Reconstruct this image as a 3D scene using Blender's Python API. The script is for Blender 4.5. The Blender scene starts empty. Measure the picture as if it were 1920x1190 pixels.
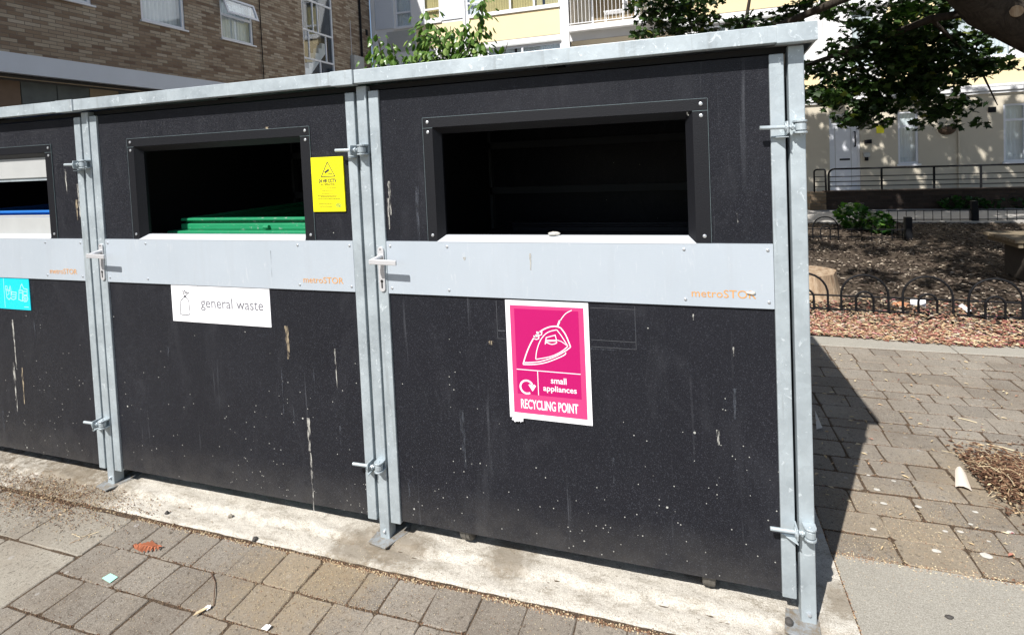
import bpy, bmesh, math, random
import numpy as np
from mathutils import Vector, Matrix
random.seed(7)
rad = math.radians
sc = bpy.context.scene
C = sc.collection

# ------------------------------------------------------------------ camera
CAM = np.array([-0.326944, -1.80025155, 1.50418039])
CR = np.array([0.95157556, 0.30424975, -0.04400057])
CU = np.array([0.03029383, 0.04962787, 0.99830825])
CF = np.array([-0.30591869, 0.95129867, -0.03800777])
FPX, CY = 1006.9735, 330.7037
cd = bpy.data.cameras.new('camera'); cam = bpy.data.objects.new('camera', cd); C.objects.link(cam)
cd.sensor_width = 36; cd.lens = FPX/1920*36; cd.shift_y = -(595-CY)/1920
cd.clip_start = .02; cd.clip_end = 600
cam.matrix_world = Matrix(((CR[0], CU[0], -CF[0], CAM[0]), (CR[1], CU[1], -CF[1], CAM[1]), (CR[2], CU[2], -CF[2], CAM[2]), (0, 0, 0, 1)))
sc.camera = cam

# ------------------------------------------------------------------ light
SUN = Vector((.571, 1.496, -1.83)).normalized()
w = bpy.data.worlds.new('World'); sc.world = w; w.use_nodes = True
nt = w.node_tree; nt.nodes.clear()
wo = nt.nodes.new('ShaderNodeOutputWorld'); bg = nt.nodes.new('ShaderNodeBackground'); sk = nt.nodes.new('ShaderNodeTexSky')
sk.sky_type = 'NISHITA'; sk.sun_disc = False; sk.sun_elevation = rad(48.8); sk.sun_rotation = math.atan2(-SUN.x, -SUN.y)
bg.inputs[1].default_value = .078
nt.links.new(sk.outputs[0], bg.inputs[0]); nt.links.new(bg.outputs[0], wo.inputs[0])
sl = bpy.data.lights.new('sun', 'SUN'); sl.energy = 5.0; sl.angle = rad(.5); sl.color = (1, .965, .925)
so = bpy.data.objects.new('sun', sl); C.objects.link(so); so.rotation_euler = SUN.to_track_quat('-Z', 'Y').to_euler(); so.location = (-3, -6, 9)
sc.view_settings.view_transform = 'Standard'; sc.view_settings.look = 'None'; sc.view_settings.gamma = 1
sc.view_settings.exposure = .55
sc.render.engine = 'CYCLES'
sc.render.resolution_x = 1024; sc.render.resolution_y = 634

# ------------------------------------------------------------------ maths helpers
def on(px, py, ax, v):
    d = CF+(px-960)/FPX*CR-(py-CY)/FPX*CU
    return CAM+d*((v-CAM[ax])/d[ax])
def XZ(px, py, y=0.): p = on(px, py, 1, y); return (p[0], p[2])
def GR(px, py, z=0.): p = on(px, py, 2, z); return (p[0], p[1])
def YZ(px, py, x): p = on(px, py, 0, x); return (p[1], p[2])
U = random.uniform

# ------------------------------------------------------------------ mesh helpers
class MB:
    def __init__(s): s.v = []; s.f = []; s.m = []; s.t = []
    def add(s, vs, fs, m=0, t=0.):
        n = len(s.v); s.v += [tuple(p) for p in vs]
        for f in fs: s.f.append([n+i for i in f]); s.m.append(m); s.t.append(t)
        return s
    def box(s, x0, x1, y0, y1, z0, z1, m=0, t=0.):
        return s.add([(x0, y0, z0), (x1, y0, z0), (x1, y1, z0), (x0, y1, z0), (x0, y0, z1), (x1, y0, z1), (x1, y1, z1), (x0, y1, z1)],
                     [(0, 3, 2, 1), (4, 5, 6, 7), (0, 1, 5, 4), (1, 2, 6, 5), (2, 3, 7, 6), (3, 0, 4, 7)], m, t)
    def obox(s, c, d, M=None, m=0, t=0.):
        q = MB().box(-d[0]/2, d[0]/2, -d[1]/2, d[1]/2, -d[2]/2, d[2]/2)
        M = M or Matrix()
        return s.add([Vector(c)+(M @ Vector(p)) for p in q.v], q.f, m, t)
    def prism(s, poly, a, b, mp, m=0, t=0.):      # poly 2d, extruded a..b, mp(u,v,d)->xyz
        n = len(poly)
        return s.add([mp(u, v, a) for u, v in poly]+[mp(u, v, b) for u, v in poly],
                     [tuple(range(n)), tuple(range(2*n-1, n-1, -1))]+[(i, i+n, (i+1) % n+n, (i+1) % n) for i in range(n)], m, t)
    def tube(s, pts, r, n=8, m=0, t=0., cap=True):
        pts = [Vector(p) for p in pts]; rs = r if isinstance(r, (list, tuple)) else [r]*len(pts)
        vs = []; fs = []; ref = None
        for i, p in enumerate(pts):
            d = (pts[min(i+1, len(pts)-1)]-pts[max(i-1, 0)]).normalized()
            if ref is None: ref = d.orthogonal().normalized()
            ref = (ref-d*ref.dot(d)).normalized(); b = d.cross(ref)
            for k in range(n):
                a = 2*math.pi*k/n; vs.append(p+(ref*math.cos(a)+b*math.sin(a))*rs[i])
        for i in range(len(pts)-1):
            for k in range(n):
                fs.append((i*n+k, i*n+(k+1) % n, (i+1)*n+(k+1) % n, (i+1)*n+k))
        if cap: fs.append(tuple(range(n-1, -1, -1))); fs.append(tuple(range((len(pts)-1)*n, len(pts)*n)))
        return s.add(vs, fs, m, t)
    def ribbon(s, pts, wd, mp, d, m=0, closed=False):   # flat stroke in a plane
        P = [Vector(p) for p in pts]
        if closed: P = P+[P[0]]
        L = []; R = []
        for i, p in enumerate(P):
            a = P[i-1] if i > 0 else (P[-2] if closed else p); b = P[i+1] if i < len(P)-1 else (P[1] if closed else p)
            t1 = (p-a).normalized() if (p-a).length > 1e-9 else (b-p).normalized(); t2 = (b-p).normalized() if (b-p).length > 1e-9 else t1
            tt = (t1+t2).normalized(); nn = Vector((-tt.y, tt.x)); k = 1/max(.5, abs(nn.dot(Vector((-t1.y, t1.x)))))
            L.append(p+nn*wd/2*k); R.append(p-nn*wd/2*k)
        n = len(P)
        return s.add([mp(q.x, q.y, d) for q in L]+[mp(q.x, q.y, d) for q in R], [(i, i+1, i+1+n, i+n) for i in range(n-1)], m)
    def build(s, name, mats, parent=None, bevel=0, smooth=False, recalc=True, seg=2):
        off = Vector((0, 0, 0)); q = parent
        while q: off += q.location; q = q.parent
        me = bpy.data.meshes.new(name)
        me.from_pydata([(p[0]-off.x, p[1]-off.y, p[2]-off.z) for p in s.v], [], s.f)
        for m_ in (mats if isinstance(mats, (list, tuple)) else [mats]): me.materials.append(m_)
        me.polygons.foreach_set('material_index', s.m)
        at = me.attributes.new('tone', 'FLOAT', 'FACE'); at.data.foreach_set('value', s.t)
        if recalc:
            b = bmesh.new(); b.from_mesh(me); bmesh.ops.recalc_face_normals(b, faces=b.faces); b.to_mesh(me); b.free()
        if smooth: me.polygons.foreach_set('use_smooth', [True]*len(me.polygons))
        o = bpy.data.objects.new(name, me); C.objects.link(o)
        if parent: o.parent = parent
        if bevel:
            md = o.modifiers.new('b', 'BEVEL'); md.width = bevel; md.segments = seg; md.limit_method = 'ANGLE'; md.angle_limit = rad(40)
        return o
def fy(u, v, d): return (u, d, v)                 # plane facing -y
def fx(X): return lambda u, v, d: (X+d, u, v)     # plane x = X
def fz(u, v, d): return (u, v, d)
def tag(o, label=None, cat=None, group=None, kind=None):
    if label: o['label'] = label
    if cat: o['category'] = cat
    if group: o['group'] = group
    if kind: o['kind'] = kind
    return o
def thing(name, label, cat, loc=(0, 0, 0), group=None):
    o = bpy.data.objects.new(name, None); C.objects.link(o); o.location = loc; o.empty_display_size = .2
    return tag(o, label, cat, group)
def copy_tree(o, parent=None):
    c = o.copy(); C.objects.link(c); c.parent = parent
    for ch in list(o.children): copy_tree(ch, c)
    return c
def plate_hole(mb, x0, x1, z0, z1, a0, a1, b0, b1, y0, y1, m=0):   # plate with rectangular hole, both faces + edges
    o = [(x0, z0), (x1, z0), (x1, z1), (x0, z1)]; i = [(a0, b0), (a1, b0), (a1, b1), (a0, b1)]
    vs = [(u, y0, v) for u, v in o+i]+[(u, y1, v) for u, v in o+i]
    fs = []
    for k in range(4):
        j = (k+1) % 4
        fs += [(k, j, j+4, k+4), (k+8, k+12, j+12, j+8), (k, k+8, j+8, j), (k+4, j+4, j+12, k+12)]
    return mb.add(vs, fs, m)
def wall_holes(mb, u0, u1, v0, v1, holes, dep, mp, d0=0., m=0, mr=None):  # wall sheet with window reveals
    us = sorted({u0, u1} | {h[0] for h in holes} | {h[1] for h in holes}); vs = sorted({v0, v1} | {h[2] for h in holes} | {h[3] for h in holes})
    for a, b in zip(us, us[1:]):
        for c, e in zip(vs, vs[1:]):
            mu, mv = (a+b)/2, (c+e)/2
            if any(h[0] < mu < h[1] and h[2] < mv < h[3] for h in holes): continue
            mb.add([mp(a, c, d0), mp(b, c, d0), mp(b, e, d0), mp(a, e, d0)], [(0, 1, 2, 3)], m)
    for a, b, c, e in holes:
        q = [(a, c), (b, c), (b, e), (a, e)]
        for k in range(4):
            p, r = q[k], q[(k+1) % 4]
            mb.add([mp(*p, d0), mp(*r, d0), mp(*r, d0+dep), mp(*p, d0+dep)], [(0, 1, 2, 3)], m if mr is None else mr)
    return mb

# ------------------------------------------------------------------ material helper
class NT:
    def __init__(s, name, rough=.6, metal=0., spec=.5):
        s.mat = bpy.data.materials.new(name); s.mat.use_nodes = True; s.t = s.mat.node_tree
        s.b = s.t.nodes['Principled BSDF']; s.b.inputs['Roughness'].default_value = rough; s.b.inputs['Metallic'].default_value = metal
        s.b.inputs['Specular IOR Level'].default_value = spec
        tc = s.n('ShaderNodeTexCoord'); s.co = tc.outputs['Object']
    def n(s, k, **kw):
        x = s.t.nodes.new(k)
        for a, b in kw.items(): setattr(x, a, b)
        return x
    def l(s, a, b): s.t.links.new(a, b)
    def put(s, sock, v):
        if hasattr(v, 'is_linked') or hasattr(v, 'links'): s.l(v, sock)
        else: sock.default_value = v if not (isinstance(v, tuple) and len(v) == 3 and len(sock.default_value) == 4) else v+(1,)
    def noise(s, sc_=5, det=4, rough=.55, vec=None, dist=0):
        x = s.n('ShaderNodeTexNoise'); x.inputs['Scale'].default_value = sc_; x.inputs['Detail'].default_value = det
        x.inputs['Roughness'].default_value = rough; x.inputs['Distortion'].default_value = dist; s.l(vec or s.co, x.inputs['Vector']); return x.outputs[0]
    def voro(s, sc_=5, feat='F1', vec=None, out='Distance', rnd=1):
        x = s.n('ShaderNodeTexVoronoi', feature=feat); x.inputs['Scale'].default_value = sc_; x.inputs['Randomness'].default_value = rnd
        s.l(vec or s.co, x.inputs['Vector']); return x.outputs[out]
    def map(s, scale=(1, 1, 1), loc=(0, 0, 0), rot=(0, 0, 0), vec=None):
        x = s.n('ShaderNodeMapping'); x.inputs['Scale'].default_value = scale; x.inputs['Location'].default_value = loc; x.inputs['Rotation'].default_value = rot
        s.l(vec or s.co, x.inputs['Vector']); return x.outputs[0]
    def ramp(s, f, *st, interp='LINEAR'):
        x = s.n('ShaderNodeValToRGB'); e = x.color_ramp.elements; x.color_ramp.interpolation = interp
        while len(e) < len(st): e.new(.5)
        for i, (p, c) in enumerate(st): e[i].position = p; e[i].color = (c, c, c, 1) if isinstance(c, (int, float)) else tuple(c)+(1,)
        s.l(f, x.inputs[0]); return x.outputs[0]
    def mix(s, f, a, b, mode='MIX'):
        x = s.n('ShaderNodeMix', data_type='RGBA', blend_type=mode); s.put(x.inputs[0], f); s.put(x.inputs[6], a); s.put(x.inputs[7], b); return x.outputs[2]
    def math(s, op, a, b=0., clamp=False):
        x = s.n('ShaderNodeMath', operation=op, use_clamp=clamp); s.put(x.inputs[0], a); s.put(x.inputs[1], b); return x.outputs[0]
    def sep(s, vec=None):
        x = s.n('ShaderNodeSeparateXYZ'); s.l(vec or s.co, x.inputs[0]); return x.outputs
    def tone(s):
        x = s.n('ShaderNodeAttribute', attribute_name='tone'); return x.outputs['Fac']
    def bump(s, h, dist=.002, st=1., nrm=None):
        x = s.n('ShaderNodeBump'); x.inputs['Distance'].default_value = dist; x.inputs['Strength'].default_value = st; s.l(h, x.inputs['Height'])
        if nrm: s.l(nrm, x.inputs['Normal'])
        s.l(x.outputs[0], s.b.inputs['Normal']); return x.outputs[0]
    def col(s, c): s.put(s.b.inputs['Base Color'], c); return s
    def rough(s, v): s.put(s.b.inputs['Roughness'], v); return s
def simple(name, c, rough=.6, metal=0., var=.15, scale=12, bump=0.):
    m = NT(name, rough, metal); n = m.noise(scale, 5)
    m.col(m.mix(n, tuple(x*(1-var) for x in c), tuple(min(1, x*(1+var)) for x in c)))
    if bump: m.bump(n, bump)
    return m.mat

# galvanised steel
m = NT('galvanised_steel', .5, .35)
v = m.voro(55, out='Color'); n1 = m.noise(7, 5, .6); n2 = m.noise(30, 4, .7, dist=1.2)
c = m.mix(m.ramp(n1, (.3, 0.), (.72, 1.)), (.32, .365, .39), (.43, .485, .51))
c = m.mix(m.math('MULTIPLY', m.sep(v)[0], .15), c, (.60, .68, .72))
c = m.mix(m.ramp(n2, (.62, 0.), (.66, .55)), c, (.70, .76, .79))
c = m.mix(m.ramp(m.noise(45, 3, .6, m.map((1, 1, .06))), (.60, 0.), (.70, .35)), c, (.24, .26, .26))
m.col(c); m.rough(m.ramp(n1, (.3, .42), (.7, .62))); m.bump(n2, .0006); M_GALV = m.mat
m = NT('dirty_galvanised', .7, .2); n = m.noise(35, 6, .8); m.col(m.mix(m.ramp(n, (.42, 0.), (.60, 1.)), (.27, .29, .30), (.20, .165, .12))); m.bump(n, .001); M_DGALV = m.mat
# aluminium band
m = NT('brushed_aluminium', .5, .25)
br = m.noise(60, 4, .6, m.map((1, 1, 12)), 0); n1 = m.noise(3, 4)
c = m.mix(n1, (.43, .485, .535), (.51, .565, .62)); c = m.mix(m.ramp(m.noise(22, 5, .7, m.map((2.5, 1, .5)), 1.5), (.60, 0.), (.72, .5)), c, (.66, .68, .70))
c = m.mix(m.ramp(m.noise(5, 5, .65, m.map((3, 1, .25), (3, 0, 1))), (.52, 0.), (.8, .25)), c, (.36, .37, .38))
c = m.mix(m.math('MULTIPLY', br, .25), c, (.34, .37, .40)); m.col(c); m.bump(br, .0003); M_ALU = m.mat
# black textured panel, with droppings specks and scratches that sit thicker low down
m = NT('black_panel', .5, 0, .22)
fine = m.noise(300, 2, .6); big = m.noise(2.2, 4, .6); z = m.sep()[2]
c = m.mix(big, (.0075, .008, .011), (.013, .0135, .018))
grain = m.sep(m.voro(420, out='Color'))[0]  # paler cells put the texture's sun glints into the colour
c = m.mix(m.ramp(fine, (.45, 0.), (.70, .5)), c, (.026, .028, .036)); c = m.mix(m.math('MULTIPLY', m.ramp(grain, (.82, 0.), (1., .7)), m.ramp(m.noise(1.4, 3), (.35, .45), (.65, 1.))), c, (.06, .064, .078))
c = m.mix(m.ramp(m.noise(4, 6, .7, m.map((1.6, 1, .7), (4, 0, 1)), 1.), (.52, 0.), (.78, .35)), c, (.05, .052, .06))
low = m.ramp(z, (.1, 1.), (1.1, .0))
def specks(scale, lo, hi, dens, seedloc):
    vv = m.voro(scale, vec=m.map((1, 0, 1), seedloc)); cc = m.voro(scale, out='Color', vec=m.map((1, 0, 1), seedloc))
    size = m.math('MULTIPLY', m.sep(cc)[1], hi)
    s1 = m.math('LESS_THAN', vv, size); s2 = m.math('LESS_THAN', m.sep(cc)[0], dens); return m.math('MULTIPLY', s1, s2)
dl = m.math('MULTIPLY', m.math('ADD', m.math('POWER', low, 2.2), .015), m.ramp(m.noise(3.5, 3, .6), (.40, .02), (.74, .30)))
sp = specks(42, 0, .17, m.math('MULTIPLY', dl, .38), (3, 0, 5))
sp2 = specks(120, 0, .26, m.math('MULTIPLY', dl, .9), (1, 0, 9))
allsp = m.math('MAXIMUM', sp, sp2)
c = m.mix(m.math('MULTIPLY', allsp, .8), c, (.5, .5, .46))
vs_ = m.ramp(m.noise(30, 3, .6, m.map((1, 1, .035), (0, 0, 2))), (.66, 0.), (.74, .30))
c = m.mix(m.math('MULTIPLY', vs_, m.ramp(m.noise(3, 2), (.4, 0.), (.6, 1.))), c, (.17, .18, .20))
dust = m.ramp(z, (.09, .30), (.26, .0)); c = m.mix(m.math('MULTIPLY', dust, m.ramp(m.noise(9, 5, .7), (.3, .2), (.75, 1.))), c, (.14, .13, .115))
m.col(c); m.rough(m.ramp(big, (.3, .36), (.7, .50))); m.bump(m.mix(.6, fine, grain), .0011); M_BLACK = m.mat
M_BLACKTRIM = simple('black_trim', (.009, .0095, .012), .5, 0, .6, 300, .0010); M_BLACKTRIM.node_tree.nodes['Principled BSDF'].inputs['Specular IOR Level'].default_value = .25
M_WORN = simple('worn_edge', (.12, .16, .17), .6, 0, .5, 60)
M_DARKIN = simple('dark_interior', (.010, .010, .011), .7, 0, .3, 8)
M_SILL = simple('pale_sill', (.54, .57, .60), .4, .2, .06, 20)
M_GREYPLATE = simple('grey_flap', (.44, .45, .44), .5, .1, .12, 9, .0004)
M_SCREW = simple('screw_metal', (.6, .62, .64), .3, .7, .1)
M_HANDLE = simple('handle_metal', (.62, .62, .63), .35, .4, .08, 40)
M_KEY = simple('keyhole_black', (.01, .01, .01), .6)
M_TYRE = simple('worn_grey_tyre', (.13, .12, .105), .85, 0, .3, 40)
M_RUBBER = simple('rubber', (.06, .055, .05), .8, 0, .3, 30)
M_STAIN = simple('pale_deposit', (.52, .50, .45), .8, 0, .35, 60)
def flaky(name, c, lo, hi):
    m = NT(name, .85, 0, .2); m.col(m.mix(m.noise(60, 4), tuple(k*.6 for k in c), c)); m.put(m.b.inputs['Alpha'], m.ramp(m.noise(75, 5, .75, m.map((1.6, 1, .28))), (lo, 0.), (hi, 1.))); return m.mat
M_STREAKW = flaky('white_streaks', (.50, .49, .45), .44, .58); M_STREAKT = flaky('tan_streaks', (.40, .33, .23), .42, .56); M_GREYSTREAK = flaky('grey_scuffs', (.10, .11, .13), .42, .75)
M_ORANGE = simple('cut_lettering', (.62, .30, .085), .6, 0, .3, 60)
M_WHITE = simple('sign_white', (.84, .84, .86), .35, 0, .02)
M_PINK = simple('sign_pink', (.44, .003, .12), .35, 0, .03)
M_PINKL = simple('sign_pink_light', (.56, .045, .18), .35, 0, .03)
M_YEL = simple('sign_yellow', (.85, .78, .01), .35, 0, .03)
M_CYAN = simple('sign_cyan', (.01, .56, .68), .35, 0, .05)
M_CYANL = simple('sign_pale_cyan', (.45, .80, .84), .35, 0, .05)
M_INK = simple('ink', (.03, .03, .04), .5)
M_INKG = simple('ink_grey', (.16, .16, .18), .5)
M_INKY = simple('ink_on_yellow', (.12, .11, .02), .5)
# chipped green bin
m = NT('green_bin', .35); n = m.noise(28, 5, .7, m.map((1, 2, 3)))
m.col(m.mix(m.ramp(n, (.63, 0.), (.65, 1.)), m.mix(m.noise(5), (.012, .20, .085), (.02, .27, .12)), (.36, .38, .36))); m.bump(n, .001); M_GREEN = m.mat
M_DARKBIN = simple('dark_grey_bin', (.022, .022, .028), .5)
M_BLUEBIN = simple('blue_bin', (.02, .16, .5), .45)

# pavers
def paver_mat(name, ca, cb, cc):
    m = NT(name, .9, 0, .25); t = m.tone()
    gr = m.noise(320, 3, .75); mid = m.noise(34, 5, .65); big = m.noise(2.3, 4, .6)
    c = m.mix(t, ca, cb); c = m.mix(m.ramp(mid, (.35, 0.), (.7, .45)), c, cc)
    c = m.mix(m.ramp(gr, (.52, 0.), (.70, .75)), c, (.56, .52, .46)); c = m.mix(m.ramp(gr, (.28, .55), (.46, 0.)), c, (.055, .05, .045))
    c = m.mix(m.ramp(m.noise(90, 5, .8), (.56, 0.), (.64, .8)), c, (.085, .07, .054))
    s = m.math('LESS_THAN', m.voro(13), .13); sk_ = m.math('LESS_THAN', m.sep(m.voro(13, out='Color'))[0], .22)
    c = m.mix(m.math('MULTIPLY', m.math('MULTIPLY', s, sk_), .55), c, (.45, .44, .42))     # old chewing gum
    c = m.mix(m.ramp(big, (.42, 0.), (.68, .5)), c, (.15, .12, .09)); c = m.mix(m.ramp(m.noise(6, 6, .75), (.5, 0.), (.68, .5)), c, (.29, .25, .195))
    X = m.sep()
    def blob(x, y, r, k):    # spilled sand
        vm = m.n('ShaderNodeVectorMath', operation='DISTANCE'); m.l(m.map((1, 1, 0)), vm.inputs[0]); vm.inputs[1].default_value = (x, y, 0)
        return m.math('MULTIPLY', m.ramp(m.math('ADD', m.math('DIVIDE', vm.outputs['Value'], r), m.math('MULTIPLY', m.math('SUBTRACT', mid, .5), 1.4)), (.35, 1.), (1., 0.)), k)
    for a in ((-1.72, -.26, .33, .75), (-1.55, -.12, .2, .7), (.40, .62, .34, .45), (.55, .42, .3, .45), (.9, .95, .35, .6)):
        c = m.mix(m.math('MULTIPLY', blob(*a), m.ramp(gr, (.3, .35), (.6, 1.))), c, (.30, .235, .15))
    c = m.mix(m.ramp(m.noise(55, 6, .85, None, .6), (.57, 0.), (.62, .85)), c, (.06, .048, .035)); c = m.mix(m.ramp(m.noise(75, 4, .8, m.map(loc=(9, 3, 0))), (.63, 0.), (.67, .7)), c, (.46, .42, .36))
    m.col(c); m.bump(m.mix(.5, gr, mid), .0055); return m.mat
M_PAVE = paver_mat('paver_concrete', (.20, .176, .146), (.305, .272, .225), (.215, .19, .152))
M_SLAB = paver_mat('slab_concrete', (.28, .255, .21), (.37, .34, .28), (.25, .225, .185))
m = NT('joint_dirt', .95, 0, .1); n = m.noise(160, 4, .8); m.col(m.ramp(n, (.36, (.05, .036, .026)), (.54, (.11, .08, .055)), (.70, (.27, .205, .14)))); m.bump(n, .006); M_JOINT = m.mat
# pale concrete plinth
m = NT('pale_concrete', .9, 0, .3); n1 = m.noise(3.3, 6, .7, dist=.5); n2 = m.noise(26, 6, .8); gr = m.noise(260, 3, .8)
x, y, z_ = m.sep()
c = m.mix(n2, (.50, .465, .395), (.74, .70, .62))
c = m.mix(m.ramp(m.noise(7, 8, .85, m.map((1, 2.4, 1))), (.50, 0.), (.60, .8)), c, (.34, .30, .235))
c = m.mix(m.ramp(gr, (.52, 0.), (.64, .6)), c, (.25, .21, .155)); c = m.mix(m.ramp(gr, (.34, .8), (.46, 0.)), c, (.82, .79, .72)); c = m.mix(m.ramp(m.noise(60, 6, .85, m.map(loc=(2, 7, 0))), (.58, 0.), (.64, .8)), c, (.17, .135, .095))
lf = m.ramp(m.math('ADD', m.math('MULTIPLY', m.math('ADD', x, 4.), .5), m.math('MULTIPLY', m.math('SUBTRACT', n1, .5), 2.2)), (.0, 1.), (.62, 0.))
c = m.mix(m.math('MULTIPLY', lf, m.ramp(n2, (.35, 1.), (.62, .25))), c, (.13, .10, .065))
def pblob(px_, py_, r):
    vm = m.n('ShaderNodeVectorMath', operation='DISTANCE'); m.l(m.map((1, 1, 0)), vm.inputs[0]); vm.inputs[1].default_value = (px_, py_, 0)
    return m.ramp(m.math('ADD', m.math('DIVIDE', vm.outputs['Value'], r), m.math('MULTIPLY', m.math('SUBTRACT', n2, .5), 1.8)), (.4, .9), (1., 0.))
for a in ((-1.58, -.06, .17), (-1.42, -.02, .16), (-3.0, -.08, .22), (-.02, -.02, .10), (.12, .12, .1), (-1.0, .02, .12), (-3.3, -.04, .3)):
    c = m.mix(m.math('MULTIPLY', pblob(*a), m.ramp(gr, (.3, .9), (.7, .55))), c, (.19, .15, .10))
c = m.mix(m.ramp(m.noise(70, 5, .8), (.60, 0.), (.70, .6)), c, (.30, .25, .19)); m.col(c); m.bump(m.mix(.5, n2, gr), .009); M_PLINTH = m.mat
m = NT('smooth_concrete', .85, 0, .3); n = m.noise(5, 6, .7); g = m.noise(300, 3, .75); br = m.noise(40, 3, .6, m.map((1, 5, 1), rot=(0, 0, .9)))
c = m.mix(n, (.25, .235, .20), (.36, .34, .29)); c = m.mix(m.ramp(g, (.48, 0.), (.66, .7)), c, (.52, .49, .43)); c = m.mix(m.ramp(g, (.3, .6), (.44, 0.)), c, (.12, .105, .085)); c = m.mix(m.ramp(m.noise(14, 6, .8), (.62, 0.), (.72, .4)), c, (.14, .12, .095))
m.col(c); m.bump(m.mix(.4, g, br), .004); M_SMOOTH = m.mat
m = NT('soil', .95, 0, .1); n = m.noise(20, 8, .8); m.col(m.ramp(n, (.3, (.03, .023, .017)), (.55, (.09, .07, .052)), (.75, (.24, .19, .145)))); m.bump(n, .03); M_SOIL = m.mat
m = NT('mixed_ground', .95, 0, .1); n = m.noise(2, 8, .8); m.col(m.mix(n, (.15, .135, .115), (.22, .2, .17))); M_GROUND = m.mat
M_PATH = simple('path_concrete', (.33, .315, .29), .9, 0, .25, 3, .002)
# leaf litter by tone
def tonemat(name, *st, rough=.8, tr=0):
    m = NT(name, rough, 0, .3); m.col(m.ramp(m.tone(), *st))
    if tr:
        out = m.t.nodes['Material Output']; tl = m.n('ShaderNodeBsdfTranslucent'); mx = m.n('ShaderNodeMixShader'); mx.inputs[0].default_value = tr
        m.l(m.ramp(m.tone(), *[(p, tuple(min(1, q*k) for q, k in zip(c, (1.5, 2.0, .6)))) for p, c in st]), tl.inputs[0]); m.l(m.b.outputs[0], mx.inputs[1]); m.l(tl.outputs[0], mx.inputs[2]); m.l(mx.outputs[0], out.inputs[0])
    return m.mat
M_LITTER = tonemat('litter_mix', (0., (.34, .13, .09)), (.2, (.44, .22, .16)), (.38, (.56, .42, .24)), (.6, (.62, .53, .36)), (.75, (.40, .26, .16)), (.9, (.36, .10, .13)), (1., (.70, .64, .52)))
M_CHIP = tonemat('bark_chips', (0., (.03, .021, .016)), (.35, (.09, .066, .05)), (.65, (.19, .15, .115)), (.9, (.40, .34, .27)), (1., (.5, .42, .32)))
M_STRAW = tonemat('straw_bits', (0., (.09, .045, .028)), (.4, (.26, .145, .085)), (.8, (.56, .45, .28)), (1., (.70, .60, .40)))
M_LEAF = tonemat('maple_leaves', (0., (.009, .021, .007)), (.5, (.018, .040, .010)), (.93, (.045, .085, .018)), (1., (.14, .16, .03)), rough=.5, tr=.16)
M_LEAF2 = tonemat('shrub_leaves', (0., (.045, .10, .018)), (.6, (.10, .18, .04)), (1., (.22, .30, .09)), rough=.3, tr=.2)
M_LEAF3 = tonemat('ivy_leaves', (0., (.012, .045, .01)), (.6, (.035, .10, .018)), (1., (.14, .26, .05)), rough=.3, tr=.25)
m = NT('tree_bark', .9, 0, .2); n = m.noise(9, 8, .8, m.map((1, 1, .4)), 1); m.col(m.ramp(n, (.35, (.028, .023, .019)), (.7, (.085, .07, .056)))); m.bump(n, .03); M_BARK = m.mat
m = NT('cut_wood', .85, 0, .2); n = m.noise(14, 6, .7, m.map((1.5, 1.5, .25))); m.col(m.ramp(n, (.3, (.16, .10, .06)), (.5, (.36, .26, .17)), (.75, (.56, .46, .34)))); m.bump(n, .02); M_CUTWOOD = m.mat
m = NT('weathered_timber', .85, 0, .2); n = m.noise(14, 6, .7, m.map((.5, 8, 8))); m.col(m.ramp(n, (.3, (.10, .075, .05)), (.7, (.30, .25, .17)))); m.bump(n, .006); M_TIMBER = m.mat
M_IRON = simple('black_iron', (.007, .0075, .009), .6, 0, .3, 30, .001); M_IRON.node_tree.nodes['Principled BSDF'].inputs['Specular IOR Level'].default_value = .2
# bricks
def brick_mat(name, cols, mort, axis, sx=.225, sz=.075, bumpd=.008):
    m = NT(name, .9, 0, .2); s = m.sep(); cb = m.n('ShaderNodeCombineXYZ'); m.l(s[1] if axis == 'x' else s[0], cb.inputs[0]); m.l(s[2], cb.inputs[1])
    b = m.n('ShaderNodeTexBrick'); m.l(cb.outputs[0], b.inputs['Vector']); b.inputs['Scale'].default_value = 1; b.inputs['Brick Width'].default_value = sx; b.inputs['Row Height'].default_value = sz
    b.inputs['Mortar Size'].default_value = .006; b.inputs['Mortar Smooth'].default_value = .3; b.inputs['Bias'].default_value = 0
    b.inputs['Color1'].default_value = (0, 0, 0, 1); b.inputs['Color2'].default_value = (1, 1, 1, 1); b.inputs['Mortar'].default_value = (.5, .5, .5, 1)
    c = m.ramp(m.math('ADD', m.sep(b.outputs[0])[0], m.math('MULTIPLY', m.math('SUBTRACT', m.noise(1.1, 4, .6), .5), .5)), *cols)
    c = m.mix(m.math('MULTIPLY', m.noise(45, 5, .7), .35), c, (.12, .09, .07)); c = m.mix(m.ramp(m.noise(1.6, 5, .7, m.map((1, 1, .6))), (.55, 0.), (.8, .35)), c, (.10, .075, .06))
    c = m.mix(b.outputs['Fac'], c, mort); m.col(c)
    m.bump(m.math('SUBTRACT', m.math('MULTIPLY', m.noise(60, 4), .4), b.outputs['Fac']), bumpd); return m.mat
M_BRICK = brick_mat('buff_brown_brick', [(0., (.20, .135, .095)), (.3, (.29, .215, .15)), (.6, (.375, .30, .22)), (.85, (.45, .38, .285)), (1., (.50, .43, .34))], (.21, .18, .145), 'x', .235, .064)
M_RBRICK = brick_mat('ramp_brick', [(0., (.022, .016, .014)), (1., (.05, .035, .028))], (.05, .042, .036), 'y', .225, .075)
M_PBRICK = brick_mat('pier_brick', [(0., (.16, .11, .065)), (1., (.27, .2, .13))], (.16, .14, .11), 'y', .225, .075)
M_RENDER = simple('cream_render', (.55, .50, .40), .9, 0, .10, 1.3, .001)
M_CREAM = simple('yellow_panel', (.80, .66, .40), .8, 0, .04, 2)
M_WPAINT = simple('white_paint', (.76, .76, .76), .7, 0, .06, 2)
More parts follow.
